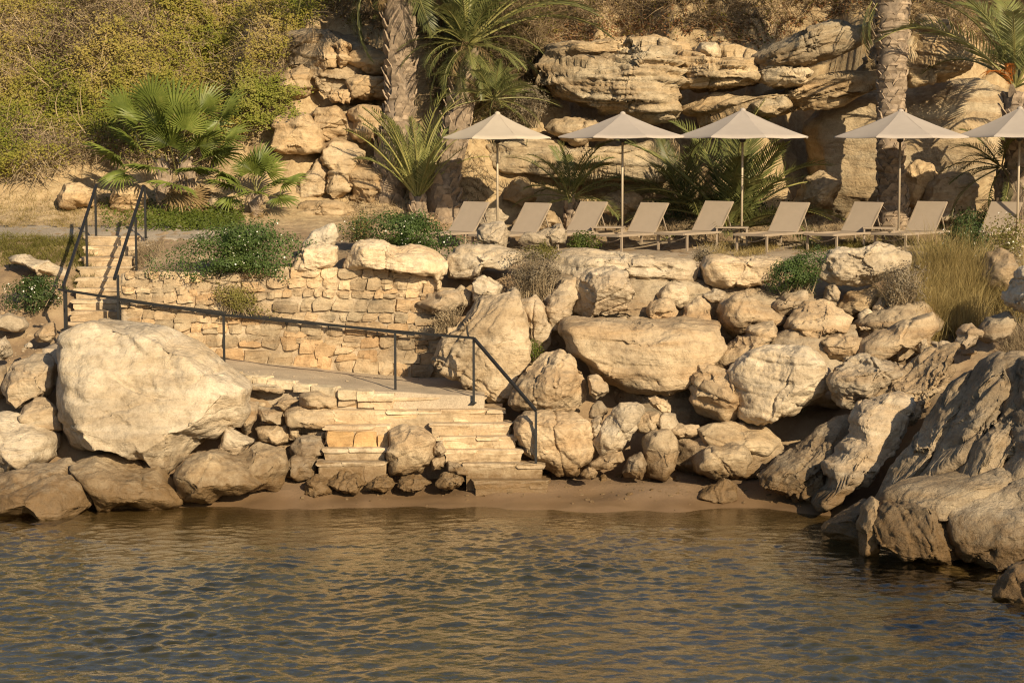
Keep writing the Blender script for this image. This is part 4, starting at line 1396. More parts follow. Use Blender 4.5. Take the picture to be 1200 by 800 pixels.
# right part of the slope
rock('boulder', 'pale rectangular block on the terrace edge right of centre', [(823, 312), (830, 302), (852, 300), (900, 304), (914, 303), (912, 318), (903, 329), (877, 342), (850, 339), (828, 331)], 38.7, 1.1, 'rock_pale', 1.02, sub=5, blocky=6, facets=4, keep=.12)
rock('boulder', 'knobbly boulder under the pale rectangular block', [(836, 366), (842, 354), (863, 348), (890, 352), (912, 358), (927, 372), (912, 388), (885, 388), (860, 394), (843, 381)], 37.8, 1.0, 'rock', 1.0, sub=5, crag=1.6)
rock('boulder', 'oblong tilted boulder leaning over the large pale rounded one', [(836, 424), (850, 404), (868, 392), (888, 379), (910, 375), (918, 388), (908, 406), (880, 420), (858, 432), (839, 431)], 37.0, .9, 'rock', 1.04, sub=5)
rock('boulder', 'large pale rounded boulder with pock marks, right of centre', [(857, 452), (862, 432), (874, 419), (900, 410), (943, 408), (964, 420), (972, 436), (970, 456), (950, 470), (927, 488), (893, 493), (868, 488), (860, 470)], 35.9, 1.5, 'rock_pale', 1.06, sub=6, blocky=3, facets=4)
rock('boulder', 'striped boulder left of the large pale rounded one', [(806, 440), (816, 426), (836, 428), (856, 436), (866, 460), (870, 484), (850, 497), (822, 482), (808, 462)], 36.1, 1.2, 'rock', .95, sub=5, strata=.035, sdir=(.45, .1, .9), sfreq=5)
rock('boulder', 'craggy broken rock above the large pale rounded boulder', [(922, 384), (930, 364), (942, 352), (973, 349), (1001, 372), (995, 391), (966, 392), (958, 412), (940, 403)], 37.3, 1.0, 'rock', .98, sub=5, crag=1.5, strata=.03)
rock('boulder', 'crumbly overhanging cap rock with a dark slot near the right loungers', [(962, 306), (968, 297), (987, 291), (1012, 290), (1030, 285), (1052, 289), (1064, 300), (1063, 318), (1048, 326), (1030, 335), (1006, 336), (986, 333), (966, 322)], 38.2, 1.1, 'rock_pale', 1.05, sub=6, crag=1.7, strata=.04)
rock('boulder', 'smooth tan rock sheltered under the crumbly cap rock', [(980, 362), (996, 345), (1028, 336), (1042, 354), (1020, 374), (988, 374)], 38.3, .8, 'rock_ochre', .95, sub=5)
rock('boulder', 'long smooth beige boulder below the golden grass', [(1004, 420), (1010, 402), (1030, 388), (1060, 376), (1090, 367), (1099, 380), (1090, 396), (1070, 408), (1040, 418), (1020, 430)], 36.6, 1.0, 'rock', .98, sub=5, facets=3, blocky=2.6)
rock('boulder', 'rough eroded boulder left of the ridged outcrop', [(972, 448), (978, 430), (995, 420), (1030, 416), (1060, 420), (1074, 434), (1056, 452), (1034, 468), (1008, 482), (984, 472)], 35.3, 1.2, 'rock', .93, sub=6, crag=1.5)
rock('boulder', 'block in shadow behind the rough eroded boulder', [(962, 400), (985, 392), (1012, 395), (1014, 418), (984, 426), (964, 420)], 36.9, .9, 'rock', .95, sub=5, crag=1.5)
for (lab, pts, yy, tt) in [
    ('small grey boulder under the crumbly cap rock, left', [(966, 336), (978, 330), (986, 342), (980, 354), (966, 350)], 38.2, .95),
    ('small round stone above the smooth beige boulder', [(1006, 374), (1016, 364), (1030, 366), (1034, 378), (1020, 384), (1008, 382)], 37.6, 1.0),
    ('cube shaped stone beside the small round stone', [(1022, 360), (1032, 348), (1040, 356), (1036, 372), (1024, 368)], 37.8, .98),
    ('little flat pale stone above the smooth beige boulder', [(1005, 382), (1014, 379), (1026, 383), (1022, 388), (1008, 388)], 37.2, 1.05),
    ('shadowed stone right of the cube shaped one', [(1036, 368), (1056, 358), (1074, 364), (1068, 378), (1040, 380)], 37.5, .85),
    ('knobbly pale stone cluster beside the golden grass', [(1120, 402), (1126, 385), (1142, 378), (1152, 390), (1146, 404), (1128, 410)], 36.0, 1.0),
    ('dark rough stone at the foot of the golden grass', [(1144, 392), (1160, 372), (1184, 364), (1196, 376), (1182, 394), (1156, 402)], 36.2, .75),
    ('small pale stones at the foot of the golden grass', [(1086, 408), (1094, 402), (1112, 405), (1118, 412), (1100, 418)], 36.1, .95),
    ('upright pebble like rock left of the golden grass', [(1074, 402), (1078, 394), (1086, 398), (1086, 410), (1078, 414)], 36.3, .98),
    ('rock between the knobbly boulder and the craggy rock', [(906, 360), (918, 346), (944, 343), (946, 356), (930, 368), (914, 368)], 38.0, 1.02),
    ('boulder left of the knobbly one below the rectangular block', [(798, 378), (806, 356), (822, 346), (836, 358), (834, 376), (818, 380)], 37.9, 1.04),
    ('small rock under the left end of the rectangular block', [(822, 346), (836, 338), (852, 342), (850, 352), (834, 354)], 38.2, .95),
    ('angular rock below the terrace edge left of the rectangular block', [(770, 345), (782, 334), (804, 334), (810, 352), (796, 362), (776, 360)], 38.4, .98),
    ('tan rock beside the pitted overhanging boulder', [(755, 372), (764, 356), (782, 352), (796, 364), (790, 378), (768, 380)], 37.9, .96),
    ('pale stone at the lower left of the green bush', [(860, 345), (876, 340), (884, 347), (874, 354), (862, 352)], 38.2, 1.0),
]:
    rock('boulder', lab, pts, yy, None, 'rock', tt, 'smaller rocks of the boulder slope', 'rock', sub=4, blocky=3.0, facets=6, crag=1.0)
rock('outcrop', 'sloping rough rock between the eroded boulder and the diagonal ridge', [(1016, 470), (1040, 448), (1070, 430), (1100, 412), (1128, 408), (1124, 440), (1098, 468), (1070, 496), (1036, 498)], 34.9, 1.3, 'rock_grey', 1.08, sub=6, crag=1.4, strata=.045, sdir=(-.6, .15, .7), sfreq=4, lean=.5)
rock('boulder', 'white crusted boulder at the right edge above the outcrop', [(1178, 345), (1184, 326), (1200, 310), (1235, 305), (1240, 360), (1215, 378), (1190, 370)], 36.0, 1.2, 'rock_pale', 1.12, sub=6, crag=1.8)
rock('boulder', 'grey rounded rock in the grass at the right', [(1152, 312), (1158, 296), (1174, 290), (1190, 297), (1198, 322), (1174, 344), (1156, 336)], 38.7, .9, 'rock', .85, sub=4)

for (lab, pts, yy, T_, tt) in [
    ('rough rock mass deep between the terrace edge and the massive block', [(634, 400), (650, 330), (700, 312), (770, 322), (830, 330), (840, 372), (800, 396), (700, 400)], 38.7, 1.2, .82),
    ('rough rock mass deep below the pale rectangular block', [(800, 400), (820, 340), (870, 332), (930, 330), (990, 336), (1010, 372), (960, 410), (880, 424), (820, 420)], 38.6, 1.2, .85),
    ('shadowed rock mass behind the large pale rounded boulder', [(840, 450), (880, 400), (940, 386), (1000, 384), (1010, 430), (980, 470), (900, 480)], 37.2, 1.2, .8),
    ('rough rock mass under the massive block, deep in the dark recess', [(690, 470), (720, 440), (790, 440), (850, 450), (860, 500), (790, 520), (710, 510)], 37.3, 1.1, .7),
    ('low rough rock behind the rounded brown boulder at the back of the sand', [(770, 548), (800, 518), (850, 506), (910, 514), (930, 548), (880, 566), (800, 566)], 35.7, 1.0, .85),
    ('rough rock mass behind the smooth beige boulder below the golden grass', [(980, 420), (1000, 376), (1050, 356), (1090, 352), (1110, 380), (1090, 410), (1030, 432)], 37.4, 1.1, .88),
]:
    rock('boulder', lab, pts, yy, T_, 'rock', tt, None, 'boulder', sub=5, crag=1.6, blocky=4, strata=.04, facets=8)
for (lab, pts, yy, T_, tt) in [
    ('broad broken cliff face between the scrub and the tall palm trunk, upper part', [(322, 122), (330, 76), (346, 40), (380, 34), (420, 48), (456, 56), (462, 118), (420, 132), (360, 130)], 48.3, 1.8, 1.0),
    ('broad broken cliff face behind the small fan palm, lower part', [(330, 246), (336, 190), (352, 132), (400, 120), (456, 124), (462, 200), (446, 246), (380, 252)], 47.1, 1.6, 1.0),
]:
    rock('rock_block', lab, pts, yy, T_, 'rock_ochre', tt, None, 'rock face', sub=6, crag=1.3, blocky=6, strata=.07, sfreq=4.5, facets=9, keep=.08)

# ------------------------------------------------------------------ ridged outcrop on the right
GD = (-.66, .15, .72)
rock('outcrop', 'smooth lit slab with fine ripples beside the dark gully', [(1002, 490), (1010, 476), (1040, 468), (1066, 463), (1080, 470), (1072, 492), (1054, 518), (1034, 545), (1008, 565), (980, 580), (955, 592), (948, 588), (968, 562), (966, 540), (1002, 512)], 33.9, 1.2, 'rock', 1.04, sub=6, strata=.03, sdir=(.35, .1, .9), sfreq=4, blocky=3, facets=4, lean=.5)
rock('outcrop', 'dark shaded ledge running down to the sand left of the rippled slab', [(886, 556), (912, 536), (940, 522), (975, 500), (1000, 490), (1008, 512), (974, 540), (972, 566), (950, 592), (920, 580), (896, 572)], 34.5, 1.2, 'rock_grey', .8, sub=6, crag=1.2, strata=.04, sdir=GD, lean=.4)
OC = dict(sub=6, sdir=GD, blocky=3.4, facets=7)
rock('outcrop', 'long narrow ridge rising diagonally beside the dark gully', [(1016, 596), (1036, 566), (1060, 530), (1086, 500), (1108, 470), (1126, 450), (1146, 438), (1146, 462), (1120, 505), (1086, 550), (1050, 592)], 32.4, 1.3, 'rock_grey', .92, strata=.035, sfreq=4.5, lean=.45, crag=1.0, **OC)
rock('outcrop', 'second diagonal slab of the outcrop behind its upper face', [(1070, 566), (1096, 530), (1122, 492), (1144, 452), (1164, 428), (1184, 418), (1186, 448), (1160, 498), (1128, 540), (1094, 580)], 31.8, 1.5, 'rock_grey', .92, strata=.04, sfreq=4.0, lean=.5, crag=.8, seed=191, **OC)
rock('outcrop', 'third diagonal slab of the outcrop with dark grooves', [(1104, 566), (1130, 530), (1156, 486), (1176, 444), (1200, 420), (1222, 418), (1216, 470), (1190, 520), (1150, 560), (1124, 582)], 31.4, 1.6, 'rock_grey', .90, strata=.045, sfreq=3.4, lean=.55, crag=.8, seed=193, **OC)
rock('outcrop', 'craggy upper face of the ridged outcrop at the right edge', [(1140, 572), (1170, 530), (1196, 476), (1212, 430), (1250, 416), (1330, 410), (1340, 560), (1240, 606), (1160, 604)], 31.0, 2.4, 'rock_grey', .90, strata=.05, sfreq=2.6, lean=.55, crag=.8, seed=19, **OC)
OC['sdir'] = (-.35, .15, .9)
rock('outcrop', 'shelf like brow of rock across the middle of the outcrop', [(1036, 584), (1060, 572), (1100, 564), (1150, 556), (1200, 540), (1290, 530), (1300, 590), (1210, 596), (1150, 592), (1090, 604), (1048, 608)], 30.5, 2.0, 'rock_grey', .84, strata=.04, sfreq=4.2, crag=.8, lean=.6, seed=29, **OC)
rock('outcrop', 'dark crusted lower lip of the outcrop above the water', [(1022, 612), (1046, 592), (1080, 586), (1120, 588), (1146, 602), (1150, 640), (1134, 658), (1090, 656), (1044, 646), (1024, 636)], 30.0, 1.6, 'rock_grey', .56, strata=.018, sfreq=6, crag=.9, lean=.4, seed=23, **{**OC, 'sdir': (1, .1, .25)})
rock('outcrop', 'lit bulge of the lower lip at the right edge', [(1120, 604), (1140, 588), (1180, 576), (1240, 566), (1330, 560), (1330, 652), (1240, 664), (1190, 654), (1150, 662), (1124, 640)], 29.7, 1.8, 'rock_grey', .90, strata=.04, sfreq=3.4, crag=.8, lean=.45, seed=24, **OC)
rock('outcrop', 'orange brown nose of rock at the left end of the outcrop', [(1008, 648), (1006, 622), (1012, 596), (1024, 584), (1036, 592), (1034, 620), (1028, 652)], 30.3, .9, 'rock_ochre', .9, sub=5, crag=.8, lean=.2)
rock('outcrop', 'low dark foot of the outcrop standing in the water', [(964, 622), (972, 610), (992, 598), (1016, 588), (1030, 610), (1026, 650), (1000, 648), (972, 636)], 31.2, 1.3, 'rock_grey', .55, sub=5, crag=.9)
rock('outcrop', 'orange brown undercut ledge at the waterline below the outcrop', [(1016, 640), (1060, 640), (1150, 650), (1260, 648), (1260, 690), (1180, 682), (1100, 672), (1030, 660)], 30.3, 1.6, 'rock_ochre', .75, sub=6, crag=.9, strata=.04)
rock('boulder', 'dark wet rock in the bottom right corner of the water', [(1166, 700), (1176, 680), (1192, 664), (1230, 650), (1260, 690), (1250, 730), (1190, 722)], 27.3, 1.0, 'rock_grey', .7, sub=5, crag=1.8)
rock('outcrop', 'upper right crest of the outcrop leaving the picture', [(1200, 440), (1225, 420), (1300, 390), (1420, 370), (1440, 560), (1300, 600), (1220, 560)], 32.6, 2.6, 'rock_grey', 1.0, sub=5, strata=.06, sdir=GD, sfreq=2.6, crag=1.2, lean=.4)

# ------------------------------------------------------------------ layered ledge and rocks behind the loungers
LY = 'layered limestone ledges above the parasols'
LD = (.06, .05, 1.0)
for (lab, pts, yy, T_, tt, kw) in [
    ('broad sunlit layered ledge above the second parasol', [(628, 84), (638, 68), (650, 58), (672, 56), (700, 51), (740, 50), (775, 52), (800, 62), (806, 92), (800, 122), (790, 142), (760, 141), (720, 134), (688, 128), (662, 120), (646, 106)], 46.9, 2.2, 1.08, dict(strata=.085, sfreq=9.5, sub=6, seed=31, crag=1.0)),
    ('layered ledge to the right, above the middle parasol', [(790, 70), (820, 66), (850, 60), (886, 66), (892, 92), (880, 104), (850, 110), (815, 108), (790, 100)], 46.7, 1.9, 1.05, dict(strata=.085, sfreq=9, crag=1.0, sub=6)),
    ('crumbly pale crust along the top of the layered ledge', [(648, 62), (660, 52), (700, 46), (760, 42), (800, 46), (812, 60), (780, 68), (720, 66), (672, 68)], 47.3, 1.6, 1.02, dict(strata=.03, crag=1.8, sub=6)),
    ('small pale block on top of the layered ledge', [(818, 62), (820, 50), (838, 49), (846, 58), (843, 68), (826, 70)], 46.5, .7, 1.1, dict(sub=4)),
    ('dark weathered slab at the top right, left of the thick palm trunk', [(886, 66), (900, 56), (925, 42), (955, 30), (985, 24), (1008, 34), (1015, 48), (990, 56), (960, 66), (930, 78), (896, 84)], 46.2, 1.7, .78, dict(strata=.08, sfreq=7, sub=6, crag=1.1, sdir=(-.35, .05, 1))),
    ('cream block under the dark weathered slab', [(888, 82), (904, 72), (940, 74), (952, 84), (940, 98), (912, 102), (892, 96)], 46.0, 1.4, 1.08, dict(strata=.05, sub=5, sfreq=5)),
    ('tan overhanging layer above the smooth hollow', [(800, 128), (840, 112), (900, 112), (950, 98), (1000, 84), (1042, 76), (1046, 104), (1000, 112), (958, 122), (920, 134), (880, 146), (830, 148)], 46.6, 1.9, .98, dict(strata=.07, sfreq=5.5, sub=6, crag=1.0, sdir=(-.3, .05, 1))),
    ('grey wedge of rock below the layered ledge, right of the middle parasol tip', [(880, 122), (900, 112), (922, 112), (930, 124), (910, 136), (888, 136)], 45.9, .9, .85, dict(sub=5)),
    ('thick slab behind the thick palm trunk, above the hollow', [(1000, 92), (1012, 66), (1036, 50), (1080, 48), (1096, 66), (1090, 88), (1050, 100), (1016, 104)], 46.8, 1.6, 1.0, dict(strata=.05, sub=5)),
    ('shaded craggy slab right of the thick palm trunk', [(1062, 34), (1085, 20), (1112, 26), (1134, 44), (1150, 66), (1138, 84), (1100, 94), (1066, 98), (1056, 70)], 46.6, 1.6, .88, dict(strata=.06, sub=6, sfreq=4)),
    ('smooth rounded wall of ochre rock behind the fourth parasol', [(955, 150), (985, 118), (1030, 108), (1090, 104), (1140, 96), (1190, 110), (1210, 180), (1200, 262), (1120, 272), (1040, 272), (975, 266), (950, 220)], 47.9, 2.4, .92, dict(strata=.02, sub=6, blocky=2.6, facets=3, crag=1.1)),
    ('rocky band below the ledge behind the second parasol', [(560, 168), (600, 160), (660, 162), (720, 168), (780, 164), (800, 196), (760, 216), (680, 214), (600, 206), (566, 196)], 46.9, 1.4, .95, dict(strata=.05, sub=6, sfreq=4)),
]:
    k2 = dict(blocky=4.2, facets=5, crag=1.0, sdir=LD)
    k2.update(kw)
    rock('rock_ledge', lab, pts, yy, T_, 'rock_layer', tt, LY, 'rock ledge', **k2)
for (lab, pts, yy, T_, mt, tt) in [
    ('orange tan rock between trunk and grey boulder behind the fourth parasol', [(1056, 238), (1062, 200), (1074, 188), (1094, 188), (1100, 206), (1086, 226), (1070, 246)], 45.8, .9, 'rock_ochre', 1.05),
    ('grey boulder behind the lounger right of the thick trunk', [(1082, 246), (1086, 216), (1104, 204), (1136, 202), (1150, 216), (1150, 252), (1100, 258)], 45.3, 1.0, 'rock', .88),
    ('tan boulder beneath the young palm behind the second lounger', [(586, 236), (598, 214), (612, 204), (628, 214), (634, 234), (612, 244)], 45.9, .9, 'rock_ochre', 1.0),
    ('low cream boulder behind the pole of the second parasol', [(700, 242), (712, 228), (740, 222), (756, 232), (752, 248), (716, 254)], 45.4, .8, 'rock', 1.02),
    ('low rock in the shade behind the third lounger', [(600, 262), (622, 246), (650, 246), (656, 262), (630, 272)], 44.9, .6, 'rock_ochre', .9),
    ('cream rock behind the leftmost parasol pole', [(560, 262), (566, 248), (584, 244), (596, 254), (594, 268), (570, 272)], 44.3, .5, 'rock_pale', .98),
    ('rough ochre rock under the broad layered ledge', [(640, 150), (660, 136), (700, 140), (730, 150), (720, 166), (670, 170)], 46.9, 1.0, 'rock_ochre', .95),
    ('lit ochre rock behind the dark palm fronds', [(930, 238), (944, 206), (968, 196), (984, 214), (978, 244), (950, 252)], 46.2, 1.2, 'rock_ochre', 1.0),
]:
    rock('boulder', lab, pts, yy, T_, mt, tt, None, 'boulder', sub=5, crag=1.2)

# loose stones filling the slope
LS = random.Random(8)
n = 0
LIB = []
for k in range(8):
    D, F_ = ico(3)
    q = D * np.array([1, .8, .65])
    for j in range(6):
        nn = np.array([LS.gauss(0, 1) for _ in range(3)]); nn /= np.linalg.norm(nn)
        dd = np.maximum(0, q @ nn - .55); q = q - dd[:, None] * nn * .9
    q = q + vnormals(q, F_) * (fbm(q * 2.5 + k * 7, 3) * .09)[:, None]
    me = mesh_np('loose_stone', q, F_)
    me.materials.append(M['rock'])
    LIB.append(me)


BIG = [o for o in COL.objects if o.get('category') in ('boulder', 'rock', 'stone', 'rock ledge') and o.name.split('.')[0] != 'loose_stone' and ' mass ' not in o['label']]


def beside(p):
    o = min(BIG, key=lambda q: (q.location - p).length - max(q.dimensions) * .3)
    w = o['label'].split()
    return 'loose stone beside the ' + ' '.join(w[:12])


def scatter(n, pxr, pyr, smin, smax, label, group, tint=1.0, mat=None, near=False):
    for _ in range(n):
        px, py = LS.uniform(*pxr), LS.uniform(*pyr)
        g = G(px, py, step=.06)
        s = smin * (smax / smin) ** (LS.random() ** 1.6)
        o = link('loose_stone', LS.choice(LIB), None, None, (g.x, g.y, g.z + s * .2))
        o.scale = (s * LS.uniform(.8, 1.3), s, s * LS.uniform(.7, 1.1))
        o.rotation_euler = (LS.uniform(-.5, .5), LS.uniform(-.5, .5), LS.uniform(0, 6.28))
        t = tint * LS.uniform(.8, 1.1)
        o.color = (t, t * .97, t * .93, 1)
        tag(o, beside(o.location) if near else label, 'stone', 'loose stones among the boulders' if near else group)


scatter(46, (605, 960), (335, 560), .08, .26, 'loose tan stone wedged between the boulders of the slope', 'loose stones between the boulders of the slope', near=True)
scatter(26, (690, 960), (540, 582), .03, .09, 'small loose stone lying along the back of the sand', 'small stones at the back of the sand', .85)
scatter(14, (280, 395), (470, 545), .08, .16, 'loose stone in the gaps of the dry stack under the walkway', 'loose stones under the walkway', .9, near=True)
scatter(12, (2, 70), (350, 420), .04, .12, 'small stone on the bare brown slope left of the steps', 'small stones on the bare slope')
scatter(22, (970, 1150), (385, 470), .06, .18, 'loose stone among the rough boulders below the golden grass', 'loose stones below the golden grass', .9, near=True)
scatter(16, (560, 800), (250, 285), .05, .14, 'small stone on the ground behind the loungers', 'small stones behind the loungers', .95)

# pebbles at the back of the sand and on the bare slope: too many to tell apart
D, F_ = ico(1)
V, T = [], []
for (n, pxr, pyr, s0, s1) in [(420, (345, 975), (556, 596), .012, .045), (260, (0, 75), (345, 440), .012, .05), (240, (560, 1150), (262, 296), .012, .045), (200, (265, 520), (440, 466), .006, .018)]:
    for k in range(n):
        g = G(LS.uniform(*pxr), LS.gauss(sum(pyr) / 2, (pyr[1] - pyr[0]) / 4), step=.06)
        z = g.z
        if pyr[0] == 440: z = max(z, walk_z(g.x)) if walk_edge(g.x) < g.y < 38.5 else z
        s = s0 * (s1 / s0) ** (LS.random() ** 2)
        b = sum(len(q) for q in V)
        V.append(D * np.array([s * LS.uniform(.8, 1.4), s, s * .7]) * (1 + .25 * np.array([LS.uniform(-1, 1) for _ in range(len(D))]))[:, None] + np.array([g.x, g.y, z + s * .2]))
        T.append(F_ + b)
tag(link('pebbles', mesh_np('pebbles', np.vstack(V), np.vstack(T), False), M['rock']), kind='stuff')
# ------------------------------------------------------------------ palms
PR = random.Random(33)


def frond_mesh(seed, L=2.4, droop=75, npair=34, lw=.036, ll=.46, mats=None, vee=.35, base_bare=.14, stalk=.022, sparse=0.0):
    """feather palm frond along +X, tip bending down"""
    rs = random.Random(seed)
    V, Fc, MI = [], [], []
    n = 14
    pts = []
    p = Vector((0, 0, 0))
    side = rs.uniform(-.12, .12)
    for i in range(n + 1):
        t = i / n
        a = R(-droop) * t ** 1.6
        d = Vector((math.cos(a) * math.cos(side * t), math.cos(a) * math.sin(side * t), math.sin(a)))
        pts.append((p.copy(), d))
        p = p + d * L / n
    m_ = MB()
    m_.tube([q[0] for q in pts], [stalk * (1 - .8 * i / n) + .003 for i in range(n + 1)], 5)
    V += m_.v; Fc += m_.f; MI += [1] * len(m_.f)
    for k in range(npair):
        t = base_bare + (1 - base_bare) * (k + .5) / npair
        f = t * n
        i = min(n - 1, int(f)); u = f - i
        p = pts[i][0].lerp(pts[i + 1][0], u); d = pts[i][1].lerp(pts[i + 1][1], u).normalized()
        sidev = Vector((0, 0, 1)).cross(d).normalized()
        up = d.cross(sidev).normalized()
        for s in (-1, 1):
            if rs.random() < sparse: continue
            l = ll * (0.35 + .75 * math.sin(math.pi * min(1, .18 + .80 * t))) * rs.uniform(.85, 1.1)
            if t > .9: l *= .75
            fw = .55 + .55 * t + rs.uniform(-.12, .12)
            dirv = (d * fw + sidev * s * (1.0 - .25 * t) + up * (vee + rs.uniform(-.14, .14))).normalized()
            wv = dirv.cross(up).normalized() * lw * .5
            wv = wv + up * lw * .18 * s
            dr = Vector((0, 0, -1)) * l * rs.uniform(.05, .30)
            a0 = p; a1 = p + dirv * l * .5 + dr * .2; a2 = p + dirv * l + dr
            b = len(V)
            V += [tuple(a0 + wv * .5), tuple(a0 - wv * .5), tuple(a1 + wv), tuple(a1 - wv), tuple(a2)]
            Fc += [(b, b + 1, b + 3, b + 2), (b + 2, b + 3, b + 4)]
            MI += [0, 0]
    me = bpy.data.meshes.new('frond')
    me.from_pydata(V, [], Fc)
    for mm in mats: me.materials.append(mm)
    me.polygons.foreach_set('material_index', MI)
    me.update()
    return me


def fan_mesh(seed, pet=.8, r=.75, nseg=26, spread=250, droop=.35):
    rs = random.Random(seed)
    V, Fc, MI = [], [], []
    m_ = MB()
    pts = [Vector((pet * t, 0, -.10 * pet * t * t)) for t in (0, .3, .6, .85, 1)]
    m_.tube(pts, [.018, .014, .012, .010, .008], 5)
    V += m_.v; Fc += m_.f; MI += [1] * len(m_.f)
    hub = pts[-1]
    for k in range(nseg):
        f = (k + .5) / nseg
        a = R(-spread / 2 + spread * f)
        da = R(spread / nseg)
        rr = r * (.78 + .22 * math.cos(a * .9)) * rs.uniform(.9, 1.06)
        fold = .035 * r
        tip_d = droop * rr * rs.uniform(.5, 1.3)
        out = lambda rad, ang, z: hub + Vector((math.cos(ang) * rad, math.sin(ang) * rad, z))
        cup = .12
        def zf(t): return cup * rr * t * 1.2 - (tip_d * t ** 3) - .15 * rr * t
        b = len(V)
        w1, w2 = da * .5, da * .34
        V += [tuple(hub),
              tuple(out(rr * .5, a - w1, zf(.5) - fold * .3)), tuple(out(rr * .5, a, zf(.5) + fold)), tuple(out(rr * .5, a + w1, zf(.5) - fold * .3)),
              tuple(out(rr * .78, a - w2 * .7, zf(.78))), tuple(out(rr * .78, a, zf(.78) + fold * .7)), tuple(out(rr * .78, a + w2 * .7, zf(.78))),
              tuple(out(rr, a + rs.uniform(-.03, .03), zf(1.0)))]
        Fc += [(b, b + 1, b + 2), (b, b + 2, b + 3), (b + 1, b + 4, b + 5, b + 2), (b + 2, b + 5, b + 6, b + 3), (b + 4, b + 7, b + 5), (b + 5, b + 7, b + 6)]
        MI += [0] * 6
    me = bpy.data.meshes.new('fan_frond')
    me.from_pydata(V, [], Fc)
    for mm in (M['fan_leaf'], M['rachis']): me.materials.append(mm)
    me.polygons.foreach_set('material_index', MI)
    me.update()
    return me


def put_frond(par, me, loc, az, el, roll=0.0, sc=1.0, tint=1.0, name='frond'):
    o = bpy.data.objects.new(name, me)
    COL.objects.link(o)
    o.parent = par
    o.matrix_local = Matrix.Translation(Vector(loc)) @ Matrix.Rotation(az, 4, 'Z') @ Matrix.Rotation(-el, 4, 'Y') @ Matrix.Rotation(roll, 4, 'X') @ Matrix.Scale(sc, 4)
    o.color = (tint, tint, tint, 1)
    return o


def trunk(par, pts, rads, boots=160, boot_len=.20, seed=3, mat='bark', core_name='trunk', top_dry=True):
    """tapered palm trunk with a spiral of old leaf bases"""
    rs = random.Random(seed)
    n = 18
    rings = 46
    P_ = [Vector(p) for p in pts]
    cum = [0]
    for a, b in zip(P_[:-1], P_[1:]): cum.append(cum[-1] + (b - a).length)

    def at(t):
        s = t * cum[-1]
        for k in range(len(P_) - 1):
            if s <= cum[k + 1] or k == len(P_) - 2:
                u = (s - cum[k]) / (cum[k + 1] - cum[k])
                return P_[k].lerp(P_[k + 1], u), rads[k] + (rads[k + 1] - rads[k]) * u, (P_[k + 1] - P_[k]).normalized()
    V = []
    for i in range(rings + 1):
        c, r, d = at(i / rings)
        for k in range(n):
            a = 2 * math.pi * k / n
            V.append((c.x + math.cos(a) * r, c.y + math.sin(a) * r, c.z))
    V = np.array(V)
    V[:, :2] += (fbm(V * np.array([4, 4, 6.0]) + seed, 3) * .035)[:, None]
    i = np.arange((rings + 1) * n).reshape(rings + 1, n)
    Q = np.stack([i[:-1], np.roll(i[:-1], -1, 1), np.roll(i[1:], -1, 1), i[1:]], -1).reshape(-1, 4)
    tr_ = link(core_name, mesh_np(core_name, V, Q), M[mat], par)
    m_ = MB()
    for k in range(boots):
        t = (k + .5) / boots
        c, r, d = at(t)
        a = k * 2.39996 + rs.uniform(-.5, .5)
        c = c + Vector((0, 0, rs.uniform(-.07, .07)))
        out = Vector((math.cos(a), math.sin(a), 0))
        tang = Vector((-out.y, out.x, 0))
        l = boot_len * rs.uniform(.45, 1.35)
        w = r * rs.uniform(.34, .52)
        tilt = rs.uniform(.15, .55)
        b0 = c + out * (r * .92) - Vector((0, 0, l * .35))
        tip = b0 + Vector((0, 0, l)) * 1.0 + out * l * tilt
        mid = b0 + Vector((0, 0, l * .5)) + out * l * tilt * .35
        th = .035 * rs.uniform(.6, 1.4)
        m_.add([b0 - tang * w, b0 + tang * w, mid - tang * w * .8 + out * th, mid + tang * w * .8 + out * th, mid - tang * w * .8, mid + tang * w * .8, tip - tang * w * rs.uniform(.2, .5) + out * .012, tip + tang * w * rs.uniform(.2, .5) + out * .012, tip - tang * w * .3 - out * .02, tip + tang * w * .3 - out * .02],
               [(0, 1, 3, 2), (2, 3, 7, 6), (1, 0, 4, 5), (5, 4, 8, 9), (6, 7, 9, 8), (0, 2, 4), (2, 6, 8, 4), (3, 1, 5), (7, 3, 5, 9)])
    bo = m_.build('leaf_base', M['boot'], par)
    bo['kind'] = 'stuff'
    return tr_


FM = [frond_mesh(500 + k, 2.4, PR.uniform(55, 95), 40, .026, .46, (M['date_leaf'], M['rachis'])) for k in range(5)]
FY = [frond_mesh(520 + k, 2.0, PR.uniform(35, 70), 34, .025, .40, (M['date_dark'], M['rachis']), vee=.5) for k in range(5)]
FU = [frond_mesh(600 + k, 2.0, PR.uniform(18, 60), 30, .022, .30, (M['date_leaf'], M['rachis']), vee=.6, sparse=.06) for k in range(4)]
FD = [frond_mesh(540 + k, 2.2, PR.uniform(90, 130), 30, .030, .42, (M['dry_leaf'], M['dry_leaf']), vee=-.1, sparse=.15) for k in range(3)]
FF = [fan_mesh(560 + k, .8, PR.uniform(.62, .78), 28, PR.uniform(220, 280), PR.uniform(.2, .5)) for k in range(6)]


def pix(v):
    """photo pixel of a world point (for laying out only)"""
    d = v - Vector((0, 0, EYE))
    c, s = math.cos(PITCH), math.sin(PITCH)
    f = d.y * c - d.z * s
    u = d.y * s + d.z * c
    return 600 + F * d.x / f, 400 - F * u / f


